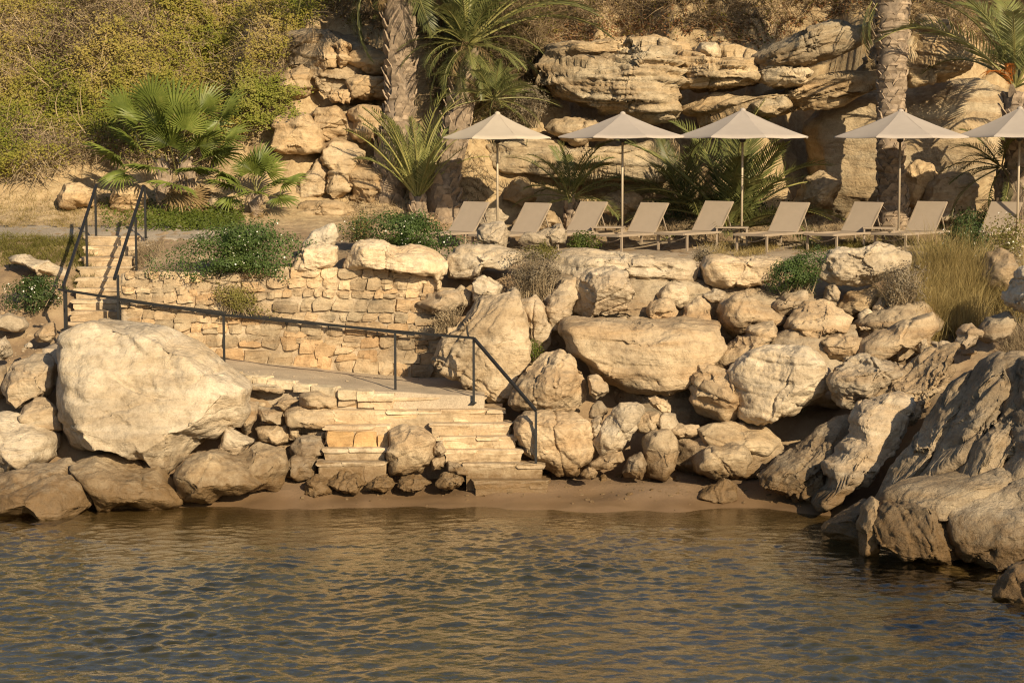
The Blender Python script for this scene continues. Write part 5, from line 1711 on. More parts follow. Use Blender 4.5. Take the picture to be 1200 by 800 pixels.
def palm(label, pos, crown, fronds, lib, el=(5, 80), sc=(.85, 1.1), az=None, dry=0, name='date_palm', trunk_pts=None, rads=None, boots=120, boot_len=.2, seed=1, tint=(.85, 1.15), cat='palm tree', fr_name='frond'):
    rs = random.Random(seed)
    e = empty(name, pos)
    tag(e, label, cat)
    pos = Vector(pos)
    if trunk_pts:
        trunk(e, [Vector(p) - pos for p in trunk_pts], rads, boots, boot_len, seed)
    cr = Vector(crown) - pos
    for k in range(fronds):
        a = k * 2.39996 + rs.uniform(-.3, .3)
        if az is not None:
            a = R(rs.uniform(*az))
        f = (k + .5) / fronds
        e_ = R(el[1] + (el[0] - el[1]) * f + rs.uniform(-8, 8))
        put_frond(e, rs.choice(lib), cr + Vector((math.cos(a) * .06, math.sin(a) * .06, .12 * (1 - f))), a, e_, rs.uniform(-.5, .5), rs.uniform(*sc), rs.uniform(*tint), fr_name)
    for k in range(dry):
        a = k * 2.39996 + rs.uniform(-.5, .5)
        put_frond(e, rs.choice(FD), cr - Vector((0, 0, .12)), a, R(rs.uniform(-60, -20)), rs.uniform(-.6, .6), rs.uniform(.6, .9), rs.uniform(.8, 1.1), 'dry_frond')
    return e


# fan palms on the left
g = G(205, 250)
Y = 44.7
base = P(200, 248, Y)
e = empty('fan_palm', base)
tag(e, 'large many leaved fan palm above the grey path', 'palm tree')
for (bx, by) in ((195, 248), (222, 246)):
    t0 = P(bx, by, Y); t1 = P(bx - 4, by - 62, Y + .1)
    trunk(e, [t0 - base - Vector((0, 0, .3)), t1 - base], [.17, .13], 50, .16, 5)
FANS = [  # leaf centre pixel, size, facing: az of blade relative to viewer, elevation
    (150, 128, 1.05, 140, 65), (178, 118, 1.0, 110, 75), (203, 132, 1.15, 85, 80), (232, 128, 1.05, 65, 72), (256, 135, 1.05, 45, 62),
    (135, 178, 1.0, 175, 28), (160, 165, 1.0, 200, 45), (250, 178, 1.0, -8, 28), (232, 168, .95, -40, 40), (200, 168, 1.0, 265, 55),
    (205, 212, .95, 275, 5), (176, 192, .9, 230, 12), (226, 196, .9, 310, 14), (262, 160, .9, 20, 45), (188, 146, 1.0, 250, 72), (216, 150, 1.0, 300, 68), (145, 200, .8, 200, -12), (258, 200, .8, -20, -12), (165, 140, .9, 150, 50), (240, 150, .9, 40, 45),
]
for k, (px, py, s, a, el) in enumerate(FANS):
    c = P(202, 180, Y)
    tgt = P(px, py, Y + .55 * math.sin(R(a)))
    me = FF[k % len(FF)]
    d = tgt - c
    L = .8 * s
    azd, eld = R(a), R(el)
    dirv = Vector((math.cos(azd) * math.cos(eld), math.sin(azd) * math.cos(eld), math.sin(eld)))
    o = put_frond(e, me, tgt - dirv * L - base, azd, eld, PR.uniform(-.4, .4), s, PR.uniform(.85, 1.15))
for k in range(5):
    a = PR.uniform(0, 6.28)
    o = put_frond(e, FF[k % 6], P(PR.choice([195, 218]), 190, Y) - base + Vector((0, 0, -.1)), a, R(PR.uniform(-75, -35)), PR.uniform(-.5, .5), .8, 1.0, 'dry_frond')
    if len(o.data.materials) and k == 0:
        pass
DRYFAN = [FF[k].copy() for k in range(3)]
for me in DRYFAN:
    me.materials.clear(); me.materials.append(M['dry_leaf']); me.materials.append(M['dry_leaf'])
for o in e.children:
    if o.name.startswith('dry_frond'): o.data = PR.choice(DRYFAN)
Y = 44.5
base = P(300, 258, Y)
e = empty('fan_palm', base)
tag(e, 'small fan palm growing to the right of the large one', 'palm tree')
trunk(e, [Vector((0, 0, -.3)), P(300, 228, Y) - base], [.12, .10], 30, .14, 6)
for k, (a, el, s) in enumerate([(80, 78, .95), (120, 55, .85), (60, 55, .9), (180, 22, .95), (0, 25, .95), (230, 25, .8), (310, 25, .85), (270, 8, .75), (345, -5, .8), (200, -8, .8), (265, 62, .85)]):
    put_frond(e, FF[(k * 2 + 1) % 6], P(300, 226, Y) - base, R(a), R(el), PR.uniform(-.4, .4), s * .82, PR.uniform(.85, 1.15))
for k in range(5):
    put_frond(e, DRYFAN[k % 3], P(300, 230, Y) - base, PR.uniform(0, 6.28), R(PR.uniform(-75, -45)), 0, .6, 1.0, 'dry_frond')

# tall trunk left of centre, crown above the frame
b0, b1 = P(458, 252, 46.0), P(466, -60, 46.2)
palm('tall date palm with a thick shaggy trunk leaving the picture at the top', b0, b1 + Vector((0, 0, .1)), 26, FM, (-40, 80), (1.0, 1.25), dry=12, trunk_pts=[b0 - Vector((0, 0, .4)), P(456, 215, 45.9), P(470, 110, 46.1), b1], rads=[.42, .38, .28, .34], boots=380, boot_len=.26, seed=11)
# second, leaning, with its crown in view
b0 = P(524, 255, 45.6)
cr = P(548, 62, 45.9)
e = palm('bushy date palm whose long fronds arch to the right above the leftmost parasol', b0, cr, 0, FM, trunk_pts=[b0 - Vector((0, 0, .4)), P(516, 215, 45.5), P(536, 150, 45.8), cr], rads=[.42, .36, .26, .24], boots=200, boot_len=.26, seed=12)
cl = cr - Vector(b0)
for (a, el, s, tn) in [(75, 84, 1.15, 1.1), (100, 76, 1.1, 1.1), (20, 76, 1.05, 1.1), (150, 72, 1.0, 1.0), (200, 66, 1.0, .9), (3, 42, 1.3, 1.15), (-6, 52, 1.25, 1.1), (12, 60, 1.3, 1.15), (-25, 62, 1.15, 1.05), (185, 50, 1.0, .95), (-60, 55, .8, 1.0), (240, 50, .8, .95), (-20, 20, .75, .95), (195, 10, .7, .9), (-45, 5, .65, .9), (230, 0, .65, .9), (-75, 20, .6, .95), (270, 30, .6, .9), (10, 0, .7, .9), (-10, -25, .7, .85), (-60, -35, .6, .85), (-110, -40, .6, .85), (200, -30, .7, .8), (90, 50, 1.0, .9), (60, 35, 1.0, .9), (120, 30, 1.0, .9), (-2, 30, 1.4, 1.15), (6, 48, 1.4, 1.15), (-14, 38, 1.3, 1.1), (-8, 64, 1.3, 1.1), (80, 70, 1.2, 1.2), (110, 84, 1.2, 1.2), (-100, 70, 1.0, 1.1)] + [(PR.uniform(-170, 0), PR.uniform(-35, 45), PR.uniform(.4, .7), PR.uniform(.95, 1.4)) for _ in range(10)] + [(PR.uniform(40, 140), PR.uniform(68, 88), PR.uniform(.9, 1.3), PR.uniform(1.0, 1.4)) for _ in range(8)]:
    put_frond(e, PR.choice(FM), cl + Vector((0, 0, .15)), R(a), R(el), PR.uniform(-.4, .4), s, tn)
for k in range(9):
    put_frond(e, PR.choice(FD), cl + Vector((0, 0, PR.uniform(-.3, .6))), PR.uniform(3.6, 6.6), R(PR.uniform(-60, 10)), 0, PR.uniform(.4, .7), 1, 'dry_frond')
# suckers low on that trunk
e = palm('ring of short green suckers on the leaning palm trunk behind the leftmost parasol', P(578, 118, 45.6), P(578, 118, 45.6), 30, FY, (-20, 75), (.4, .8), seed=14, name='palm_sucker', cat='palm shoot', tint=(1.0, 1.4))
# young palms
p = P(490, 238, 45.0)
palm('young upright date palm in front of the shaggy trunks', p, p + Vector((0, 0, .12)), 34, FU, (48, 90), (.5, 1.2), seed=15, name='young_palm', tint=(1.15, 1.7), trunk_pts=[p - Vector((0, 0, .5)), p + Vector((0, 0, .15))], rads=[.2, .14], boots=26)
p = P(668, 252, 45.0)
palm('small spiky palm behind the gap between the first two parasols', p, p + Vector((0, 0, .35)), 22, FY, (-5, 88), (.55, .85), seed=16, name='young_palm', tint=(1.0, 1.5), trunk_pts=[p - Vector((0, 0, .3)), p + Vector((0, 0, .35))], rads=[.14, .1], boots=20)
p = P(858, 285, 45.3)
palm('large dark date palm clump behind the middle parasol', p, p + Vector((0, 0, .25)), 34, FY, (0, 88), (1.0, 1.55), seed=17, name='date_palm', tint=(.8, 1.35), trunk_pts=[p - Vector((0, 0, .3)), p + Vector((0, 0, .3))], rads=[.3, .25], boots=40)
p = P(800, 262, 45.6)
palm('dark low palm behind the third parasol pole, left of the big clump', p, p + Vector((0, 0, .4)), 20, FY, (0, 75), (.6, .95), seed=18, name='young_palm', tint=(.7, 1.1))
p = P(1172, 268, 44.6)
palm('dark drooping young palm behind the rightmost lounger', p, p + Vector((0, 0, 1.25)), 22, FY, (-45, 60), (.6, .85), seed=19, name='young_palm', tint=(.7, 1.1), trunk_pts=[p - Vector((0, 0, .3)), p + Vector((0, 0, 1.25))], rads=[.16, .12], boots=30)
# thick trunk on the right, crown above the frame
b0, b1 = P(1050, 290, 45.1), P(1045, -18, 45.1)
e = palm('date palm with a thick scaly trunk behind the fourth parasol', b0, b1, 22, FM, (20, 82), (1.0, 1.2), dry=4, trunk_pts=[b0 - Vector((0, 0, .4)), P(1043, 180, 45.0), P(1045, 90, 45.1), b1], rads=[.34, .27, .28, .40], boots=420, boot_len=.15, seed=21)
put_frond(e, FM[1], P(1022, 2, 44.8) - b0, R(200), R(-58), 0, .45, 1.3)
put_frond(e, FM[2], P(1028, 4, 44.7) - b0, R(215), R(-50), 0, .4, 1.3)
# palm at the right edge
b0, b1 = P(1192, 285, 44.3), P(1190, 108, 44.3)
e = palm('date palm at the right edge with an orange tinged crown base', b0, b1, 0, FM, trunk_pts=[b0 - Vector((0, 0, .4)), P(1193, 200, 44.3), b1], rads=[.3, .24, .26], boots=160, boot_len=.2, seed=22)
cl = b1 - b0
for (a, el, s, tn) in [(186, 46, 1.5, 1.15), (95, 82, 1.15, 1.2), (60, 80, 1.15, 1.1), (140, 78, 1.1, 1.1), (120, 70, 1.2, 1.0), (20, 60, 1.2, 1.0), (-10, 45, 1.2, 1.0), (250, 70, 1.0, 1.1), (300, 60, 1.0, 1.0), (170, 66, 1.2, 1.0), (60, 50, 1.2, 1), (90, 40, 1.1, 1), (130, 35, 1.1, .9), (200, 72, 1.2, 1.1), (-40, 20, 1.0, .9)]:
    put_frond(e, PR.choice(FM), cl + Vector((0, 0, .1)), R(a), R(el), PR.uniform(-.3, .3), s, tn)
for k in range(4):
    o = put_frond(e, PR.choice(FD), cl + Vector((-.1, -.1, PR.uniform(0, .25))), R(PR.uniform(150, 260)), R(PR.uniform(40, 70)), 0, .35, 1, 'flower_stalk')
    o.color = (1.6, .75, .25, 1)

# ------------------------------------------------------------------ leaf, twig and blade masses


def leaves_np(C, Nrm, size, rs, fold=.25):
    """two triangle leaves at the points C facing roughly Nrm"""
    n = len(C)
    a = rs.normal(size=(n, 3)); a /= np.linalg.norm(a, axis=1, keepdims=True)
    t = np.cross(Nrm + a * .9, a); t /= np.linalg.norm(t, axis=1, keepdims=True) + 1e-9
    b = np.cross(t, Nrm + a * .5); b /= np.linalg.norm(b, axis=1, keepdims=True) + 1e-9
    s = (size * rs.uniform(.6, 1.3, n))[:, None]
    up = np.cross(t, b)
    v0 = C - t * s * .5
    v1 = C + b * s * .32 + up * s * fold * .5
    v2 = C + t * s * .5
    v3 = C - b * s * .32 + up * s * fold * .5
    V = np.stack([v0, v1, v2, v3], 1).reshape(-1, 3)
    i = np.arange(n) * 4
    T = np.concatenate([np.stack([i, i + 1, i + 2], 1), np.stack([i, i + 2, i + 3], 1)])
    return V, T


def blades_np(Bs, dirs, L, w, rs, bend=.5, seg=3):
    """curved tapering blades; w half width"""
    n = len(Bs)
    side = np.cross(dirs, np.array([0, 0, 1.0]) + rs.normal(0, .4, (n, 3)))
    side /= np.linalg.norm(side, axis=1, keepdims=True) + 1e-9
    hb = rs.normal(0, 1, (n, 3)); hb[:, 2] = -.6
    V = []
    for k in range(seg + 1):
        t = k / seg
        c = Bs + dirs * (L * t)[:, None] + hb * (L * bend * t * t)[:, None] * .5
        ww = (w * (1 - .92 * t))[:, None]
        V += [c - side * ww, c + side * ww]
    V = np.stack(V, 1).reshape(-1, 3)
    m2 = (seg + 1) * 2
    i = np.arange(n) * m2
    T = []
    for k in range(seg):
        a = i + 2 * k
        T += [np.stack([a, a + 1, a + 3], 1), np.stack([a, a + 3, a + 2], 1)]
    return V, np.concatenate(T)


def in_view_points(n, rs, pxr, pyr, dens=None, y0=38.0, y1=60.0):
    """ground points seen through a patch of the picture, found by marching rays over the terrain"""
    px = rs.uniform(*pxr, n); py = rs.uniform(*pyr, n)
    if dens is not None:
        k = rs.rand(n) < dens(px, py)
        px, py = px[k], py[k]
    a = (px - 600) / F; b = (400 - py) / F
    c, s = math.cos(PITCH), math.sin(PITCH)
    dy = c + b * s; dz = b * c - s
    Yt = np.full(len(px), np.nan)
    for y in np.arange(y0, y1, .12):
        z = EYE + dz / dy * y
        x = a / dy * y
        h = HI(x, y + 0 * x)
        w = np.isnan(Yt) & (z <= h)
        Yt[w] = y
    k = ~np.isnan(Yt)
    px, py, Yt, a, dy, dz = px[k], py[k], Yt[k], a[k], dy[k], dz[k]
    x = a / dy * Yt
    return np.stack([x, Yt, HI(x, Yt)], 1), px, py


HRS = np.random.RandomState(77)


def hill_limit(px):                      # lower edge of the scrub, in the photograph's pixels
    return np.interp(px, [-80, 0, 60, 90, 130, 250, 300, 330, 345, 400], [228, 222, 226, 205, 200, 205, 168, 128, 60, 12])


# scrub over the left hillside: bushes as lumps on the slope, wider than the view
def lumps(C, rs, amp=.75):
    """push points out of the slope into bush shaped lumps"""
    n = np.array([0, -.72, .70])
    l = fbm(C * .9, 3) * .5 + .5
    l2 = fbm(C * 2.6 + 9, 3) * .5 + .5
    hgt = np.clip(l, 0, 1) * amp + np.clip(l2, 0, 1) * amp * .55
    return hgt, n


C, px, py = in_view_points(300000, HRS, (-260, 420), (-130, 235), lambda x, y: (y < hill_limit(x)).astype(float))
hg, nn = lumps(C, HRS)
dryness = fbm(C * np.array([.42, .42, .6]) + 3, 3) + np.clip((100 - py) / 100, -.8, 1) * .30
dryness = dryness + .25 * (np.abs(px - 250) > 110) - .25 * ((px > 180) & (px < 330) & (py > 80))
depth_ = HRS.rand(len(C)) ** .6
k = HRS.rand(len(C)) < np.clip(.50 - dryness * .75, .08, .95)
Cl = C[k] + nn * (hg * (.25 + .85 * depth_))[k][:, None] + HRS.normal(0, .05, (k.sum(), 3))
V, T = leaves_np(Cl, np.tile(nn, (len(Cl), 1)), .062, HRS)
tag(link('scrub', mesh_np('scrub', V, T, False), M['scrub']), kind='stuff')
k = HRS.rand(len(C)) < np.clip(.16 + dryness * .28, .05, .4)
Ct = C[k] + nn * (hg * (.1 + .7 * depth_))[k][:, None]
d = HRS.normal(0, 1, (len(Ct), 3)) * np.array([1, .6, .7]) + nn * .55
d /= np.linalg.norm(d, axis=1, keepdims=True)
V, T = blades_np(Ct, d, HRS.uniform(.2, .7, len(Ct)), HRS.uniform(.006, .013, len(Ct)), HRS, .7, 2)
tag(link('dry_brush', mesh_np('dry_brush', V, T, False), M['twig']), kind='stuff')
# a few long pale bare branches
k = HRS.choice(len(C), 420)
d = HRS.normal(0, 1, (len(k), 3)) * np.array([1, .4, .8]) + nn * .5
d /= np.linalg.norm(d, axis=1, keepdims=True)
V, T = blades_np(C[k] + nn * (hg * .8)[k][:, None], d, HRS.uniform(.5, 1.3, len(k)), HRS.uniform(.009, .016, len(k)), HRS, .5, 5)
o = link('bare_branches', mesh_np('bare_branches', V, T, False), M['twig']); o.name = 'bare_branch_tangle'; o.color = (1.5, 1.5, 1.45, 1)
tag(o, kind='stuff')
# dark core so that the slope does not show bare between the leaves
# dry brush over the top of the right cliff
def top_limit(px):
    return np.interp(px, [380, 410, 470, 600, 640, 660, 760, 850, 890, 930, 1000, 1060, 1140, 1300], [12, 45, 50, 60, 80, 58, 48, 56, 62, 44, 22, 26, 60, 90])


C, px, py = in_view_points(150000, HRS, (370, 1290), (-150, 100), lambda x, y: (y < top_limit(x)).astype(float) * .9, 44.0, 66)
hg, nn = lumps(C, HRS, .35)
red = np.clip(1 - np.abs(py - top_limit(px) + 10) / 16, 0, 1) * ((px > 600) & (px < 1000))
d = HRS.normal(0, 1, (len(C), 3)) * np.array([1, .5, .6]) + nn * .7
d /= np.linalg.norm(d, axis=1, keepdims=True)
k = HRS.rand(len(C)) < .62 * (1 - red * .7)
V, T = blades_np(C[k] + nn * (hg * HRS.rand(len(C)))[k][:, None], d[k], HRS.uniform(.18, .6, k.sum()), HRS.uniform(.005, .011, k.sum()), HRS, .8, 2)
o = link('dry_brush', mesh_np('dry_brush', V, T, False), M['twig']); o.color = (.85, .8, .75, 1)
tag(o, kind='stuff')
k = HRS.rand(len(C)) < .04 + .5 * red
V, T = leaves_np(C[k] + nn * (hg * HRS.rand(len(C)) * .6)[k][:, None] + HRS.normal(0, .04, (k.sum(), 3)), np.tile(nn, (k.sum(), 1)), .07, HRS)
tag(link('red_brush', mesh_np('red_brush', V, T, False), M['red_brush']), kind='stuff')
k = HRS.rand(len(C)) < .16
V, T = leaves_np(C[k] + nn * (hg * HRS.rand(len(C)))[k][:, None], np.tile(nn, (k.sum(), 1)), .06, HRS)
o = link('scrub', mesh_np('scrub', V, T, False), M['scrub']); o.color = (.7, .6, .6, 1)
tag(o, kind='stuff')


def bush(label, pts, Y, depth, nleaf, leaf, mat='shrub', flowers=0, name='shrub', group=None, twigs=0, tint=1.0, seed=1, cat='shrub', lump=.5):
    """shrub filling an outline, solid in depth, lumpy, with stems"""
    rs = np.random.RandomState(seed)
    poly = [(P(a, b, Y).x, P(a, b, Y).z) for a, b in pts]
    xs = [p[0] for p in poly]; zs = [p[1] for p in poly]
    cx, cz = sum(xs) / len(xs), min(zs)
    e = empty(name, (cx, Y, cz))
    tag(e, label, cat, group)
    o0 = np.array([cx, Y, cz])
    me_, mx, mz, size = rock_mesh('tmp', poly, depth, 4, 2.3, 0.0, 1.0, 0.0, facets=0, seed=seed)
    nv = len(me_.vertices)
    VV = np.empty(nv * 3, np.float32); me_.vertices.foreach_get('co', VV); VV = VV.reshape(-1, 3).astype(float)
    bpy.data.meshes.remove(me_)
    D, F_ = ico(4)
    l = fbm(VV * 3.5 + seed, 3)
    VV = VV * (1 + (l * lump)[:, None])
    NN = vnormals(VV, F_)
    VV = VV + np.array([mx, Y, mz])
    idx = rs.randint(0, len(F_), nleaf)
    w = rs.dirichlet((1, 1, 1), nleaf)
    C = (VV[F_[idx]] * w[:, :, None]).sum(1)
    nn = (NN[F_[idx]] * w[:, :, None]).sum(1)
    shrink = 1 - rs.rand(nleaf) ** 2.2 * .55
    ctr = np.array([mx, Y, mz])
    C = ctr + (C - ctr) * shrink[:, None] + rs.normal(0, leaf * .8, (nleaf, 3))
    V, T = leaves_np(C - o0, nn, leaf, rs)
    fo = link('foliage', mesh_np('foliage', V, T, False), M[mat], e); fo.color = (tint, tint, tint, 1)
    ns = 60 + twigs
    b0 = np.stack([rs.uniform(min(xs), max(xs), ns) * .6 + cx * .4, Y + rs.uniform(-depth, depth, ns) * .25, np.full(ns, cz)], 1)
    k = rs.randint(0, nleaf, ns)
    dv = C[k] - b0
    Ls = np.linalg.norm(dv, axis=1)
    V, T = blades_np(b0 - o0, dv / Ls[:, None], Ls * 1.05, np.full(ns, .008), rs, .15, 3)
    link('stem', mesh_np('stem', V, T, False), M['twig'], e)
    if flowers:
        front = np.nonzero((nn[:, 1] < .1) & (shrink > .93))[0]
        k = rs.choice(front, min(flowers, len(front)), False)
        V, Fc = [], []
        for q in k:
            c = Vector(C[q] - o0 + nn[q] * .03); n_ = Vector(nn[q] + rs.normal(0, .3, 3)); n_.normalize()
            u = n_.orthogonal().normalized(); v = n_.cross(u)
            b = len(V); V.append(tuple(c + n_ * .008))
            rad = rs.uniform(.012, .023)
            for j in range(10):
                a = 2 * math.pi * j / 10; r_ = rad * (1 if j % 2 else .62)
                V.append(tuple(c + (u * math.cos(a) + v * math.sin(a)) * r_))
            Fc += [(b, b + 1 + j, b + 1 + (j + 1) % 10) for j in range(10)]
        me = bpy.data.meshes.new('blossom'); me.from_pydata(V, [], Fc); me.update()
        bo = link('blossom', me, M['blossom'], e); bo['kind'] = 'stuff'
    return e


bush('wide dark green shrub with white blossoms spilling over the stone wall', [(184, 306), (196, 290), (230, 282), (262, 276), (292, 268), (325, 264), (352, 270), (358, 286), (352, 304), (344, 322), (330, 333), (316, 322), (290, 318), (255, 322), (210, 320), (188, 316)], 38.7, 1.1, 17000, .046, flowers=70, tint=1.5, seed=1)
bush('dark green flowering shrub at the left end of the lounger row', [(396, 276), (410, 262), (440, 255), (470, 251), (500, 250), (528, 258), (544, 276), (543, 288), (520, 296), (490, 290), (450, 284), (415, 284)], 40.2, .9, 9000, .048, tint=1.35, flowers=55, seed=2)
bush('low dark shrub with white blossoms left of the upper handrail', [(8, 346), (12, 332), (30, 322), (50, 320), (70, 328), (76, 340), (66, 352), (40, 358), (18, 356)], 39.4, .6, 3600, .045, flowers=30, seed=3)
bush('leafy bush with white blossoms in front of the rightmost lounger', [(1096, 290), (1104, 268), (1120, 254), (1138, 248), (1150, 262), (1160, 280), (1158, 298), (1120, 306), (1098, 302)], 40.2, .8, 4200, .055, flowers=40, seed=4)
bush('pale loose flowering bush before the lounger at the right edge', [(1145, 286), (1160, 264), (1180, 258), (1210, 264), (1220, 290), (1180, 302), (1150, 300)], 40.0, .6, 1500, .045, 'green_grass', flowers=40, seed=5)
bush('soft green bush hanging over the edge right of the pale rectangular block', [(898, 330), (908, 312), (930, 300), (958, 292), (970, 302), (966, 318), (948, 334), (920, 344), (902, 342)], 38.3, .7, 6500, .038, 'shrub', tint=1.3, seed=6)
bush('dry grey brown bush hanging between the boulders in the centre', [(590, 322), (600, 304), (620, 294), (645, 296), (660, 312), (656, 332), (640, 348), (618, 352), (598, 340)], 38.3, .7, 2600, .04, 'grey_bush', twigs=900, seed=7)
bush('tuft of green weed above the dry grey brown bush', [(612, 300), (622, 288), (640, 282), (656, 290), (652, 302), (630, 308)], 38.9, .4, 1500, .04, 'green_grass', tint=.8, seed=8)
bush('low green weed beside the oblong cream rock', [(660, 292), (668, 276), (684, 272), (700, 280), (702, 293), (680, 297)], 40.0, .4, 1600, .045, 'ivy', tint=.8, seed=9)
bush('weed growing out of the middle of the stone wall', [(240, 338), (262, 334), (284, 338), (304, 350), (320, 366), (308, 372), (280, 368), (256, 360), (244, 350)], 38.45, .35, 2200, .038, 'green_grass', twigs=200, seed=10)
bush('small green weed behind the egg shaped boulder', [(610, 402), (622, 396), (636, 402), (638, 418), (620, 426), (610, 416)], 37.2, .3, 700, .04, 'ivy', seed=11)
bush('dry dark bush left of the golden grass', [(1030, 330), (1045, 312), (1062, 306), (1078, 316), (1080, 345), (1064, 362), (1040, 356)], 37.6, .8, 1800, .045, 'grey_bush', twigs=700, seed=12)
bush('dry straw tuft hanging beside the big leaning slab', [(500, 378), (514, 368), (534, 356), (546, 344), (548, 358), (530, 376), (512, 390), (502, 390)], 37.9, .3, 500, .04, 'twig', twigs=500, seed=13)
bush('reddish grey dry bush on the terrace before the middle lounger', [(800, 300), (812, 290), (836, 287), (850, 296), (840, 304), (812, 306)], 39.4, .4, 900, .03, 'grey_bush', twigs=300, seed=14)


def tuft_field(name, C, Ls, w, rs, mat, up=(.35, .35), bend=.5, tint=1.0):
    n = len(C)
    d = np.stack([rs.normal(0, up[0], n), rs.normal(0, up[1], n), np.ones(n)], 1)
    d /= np.linalg.norm(d, axis=1, keepdims=True)
    V, T = blades_np(C, d, Ls, np.full(n, w), rs, bend)
    o = link(name, mesh_np(name, V, T, False), M[mat]); o.color = (tint, tint, tint, 1)
    return tag(o, kind='stuff')


def clustered(n, rs, pxr, pyr, ncl, spread, y0=36.0, y1=47.0):
    C, px, py = in_view_points(ncl, rs, pxr, pyr, None, y0, y1)
    k = rs.randint(0, len(C), n)
    Q = C[k] + rs.normal(0, spread, (n, 3)) * np.array([1, 1, 0])
    Q[:, 2] = H(Q[:, 0], Q[:, 1]) - .02
    return Q


rs = np.random.RandomState(5)
# tall golden grass at the right
Q = clustered(5200, rs, (1064, 1150), (330, 408), 46, .09)
tuft_field('golden_grass', Q, rs.uniform(.5, 1.45, len(Q)), .0055, rs, 'gold_grass', (.30, .30), .45)
Q = clustered(2000, rs, (1145, 1215), (330, 380), 24, .09)
tuft_field('golden_grass', Q, rs.uniform(.4, 1.05, len(Q)), .0055, rs, 'gold_grass', (.3, .3), .45)
Q = clustered(1800, rs, (1060, 1210), (320, 395), 40, .12)
tuft_field('dry_grass', Q, rs.uniform(.2, .6, len(Q)), .006, rs, 'grey_bush', (.5, .5), .6, .8)
Q = clustered(1800, rs, (1180, 1230), (385, 425), 14, .10)
tuft_field('dry_grass', Q, rs.uniform(.25, .5, len(Q)), .005, rs, 'twig', (.4, .4), .6)
Q = clustered(1500, rs, (1050, 1085), (330, 390), 10, .08)
tuft_field('golden_grass', Q, rs.uniform(.3, .7, len(Q)), .005, rs, 'gold_grass', (.4, .3), .5, .8)
# dry grass on the terrace edge and around loungers
Q = clustered(2600, rs, (830, 905), (288, 300), 30, .10, 38, 44)
tuft_field('dry_grass', Q, rs.uniform(.10, .28, len(Q)), .005, rs, 'gold_grass', (.5, .4), .6, 1.0)
Q = clustered(5200, rs, (700, 1150), (262, 280), 90, .16, 40, 47)
tuft_field('dry_grass', Q, rs.uniform(.08, .30, len(Q)), .005, rs, 'twig', (.5, .4), .6, .95)
Q = clustered(2600, rs, (940, 1100), (284, 296), 40, .12, 38, 44)
tuft_field('green_grass', Q, rs.uniform(.08, .26, len(Q)), .005, rs, 'green_grass', (.5, .4), .6, .9)
# grass on the left below the path and on the bank above it
Q = clustered(9000, rs, (-30, 98), (278, 310), 130, .14, 38, 44)
tuft_field('dry_grass', Q, rs.uniform(.06, .22, len(Q)), .0055, rs, 'green_grass', (.6, .5), .6)
Q = clustered(3000, rs, (86, 112), (284, 350), 60, .08, 37.5, 43)
tuft_field('dry_grass', Q, rs.uniform(.06, .2, len(Q)), .005, rs, 'green_grass', (.6, .5), .6, .9)
Q = clustered(6000, rs, (-40, 170), (236, 268), 110, .14, 42.8, 47)
tuft_field('dry_grass', Q, rs.uniform(.05, .18, len(Q)), .005, rs, 'gold_grass', (.6, .5), .6, .9)
Q = clustered(2200, rs, (150, 190), (284, 312), 30, .10, 38, 43)
tuft_field('dry_grass', Q, rs.uniform(.08, .22, len(Q)), .005, rs, 'twig', (.6, .5), .6)
# brush behind the leaning palm and under its crown
C, px, py = in_view_points(26000, rs, (480, 655), (-20, 150), lambda x, y: np.clip(1.2 - ((x - 575) / 75.0) ** 4 - ((y - 60) / 95.0) ** 4, 0, 1), 42, 60)
d = rs.normal(0, 1, (len(C), 3)) + np.array([0, -.5, .6]); d /= np.linalg.norm(d, axis=1, keepdims=True)
hg, nn = lumps(C, rs, .5)
V, T = blades_np(C + nn * (hg * rs.rand(len(C)))[:, None], d, rs.uniform(.2, .6, len(C)), rs.uniform(.006, .013, len(C)), rs, .8)
o = link('dry_brush', mesh_np('dry_brush', V, T, False), M['twig']); o.color = (.75, .72, .66, 1)
tag(o, kind='stuff')
k = rs.rand(len(C)) < .4
V, T = leaves_np(C[k] + nn * (hg * rs.rand(len(C)))[k][:, None], np.tile(nn, (k.sum(), 1)), .07, rs)
o = link('scrub', mesh_np('scrub', V, T, False), M['scrub']); o.color = (.6, .62, .6, 1)
tag(o, kind='stuff')
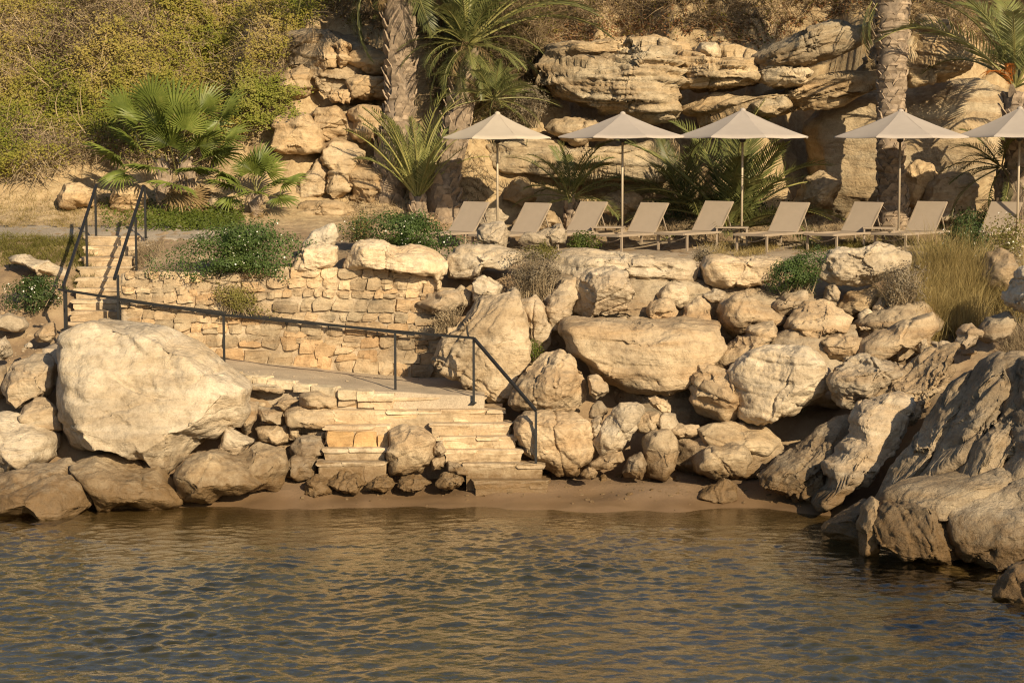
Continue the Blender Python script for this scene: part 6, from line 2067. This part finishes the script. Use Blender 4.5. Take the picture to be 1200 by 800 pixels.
# green creeping plants at the foot of the fan palms and at the cliff
C, px, py = in_view_points(15000, rs, (118, 285), (236, 272), lambda x, y: np.clip(1.25 - ((x - 225) / 70.0) ** 2 - ((y - 262) / 16.0) ** 2, 0.1, 1), 42, 50)
C = C + np.abs(rs.normal(0, .10, (len(C), 3))) * np.array([.3, -.3, 1])
V, T = leaves_np(C, np.tile([0, -.6, .8], (len(C), 1)), .055, rs)
tag(link('ground_cover', mesh_np('ground_cover', V, T, False), M['ivy']), kind='stuff')
C, px, py = in_view_points(9000, rs, (270, 372), (95, 170), lambda x, y: np.clip(1.3 - ((x - 312) / 42.0) ** 2 - ((y - 128) / 30.0) ** 2, 0, 1), 42, 52)
C = C + np.abs(rs.normal(0, .22, (len(C), 3))) * np.array([.4, -1, .5]) + np.array([0, -.55, 0])
V, T = leaves_np(C, np.tile([0, -.7, .7], (len(C), 1)), .055, rs)
o = link('ground_cover', mesh_np('ground_cover', V, T, False), M['scrub']); o.color = (.8, .95, .8, 1)
tag(o, kind='stuff')
# dry stuff at the cliff behind the palms and the loungers
C, px, py = in_view_points(14000, rs, (400, 700), (190, 262), lambda x, y: .5 + 0 * x, 42, 52)
d = rs.normal(0, 1, (len(C), 3)) + np.array([0, -.4, .8]); d /= np.linalg.norm(d, axis=1, keepdims=True)
k = fbm(C * 1.1, 2) > .05
C, d = C[k], d[k]
V, T = blades_np(C, d, rs.uniform(.1, .4, len(C)), rs.uniform(.004, .009, len(C)), rs, .8)
tag(link('dry_brush', mesh_np('dry_brush', V, T, False), M['twig']), kind='stuff')
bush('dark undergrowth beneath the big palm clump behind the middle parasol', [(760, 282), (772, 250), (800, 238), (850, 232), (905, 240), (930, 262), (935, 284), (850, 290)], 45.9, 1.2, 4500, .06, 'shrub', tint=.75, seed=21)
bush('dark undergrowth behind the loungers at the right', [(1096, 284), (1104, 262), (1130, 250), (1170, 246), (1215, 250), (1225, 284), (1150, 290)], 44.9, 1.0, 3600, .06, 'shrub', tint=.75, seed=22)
bush('dry shrub skirt hanging under the leaning palm crown', [(590, 130), (604, 100), (628, 92), (640, 112), (636, 140), (616, 150), (596, 150)], 46.3, .8, 2200, .05, 'grey_bush', twigs=400, seed=23)
bush('dry brown bush left of the flowering shrub by the loungers', [(404, 276), (410, 258), (424, 248), (438, 254), (440, 272), (424, 284)], 40.6, .6, 1200, .04, 'gold_grass', twigs=400, seed=24)
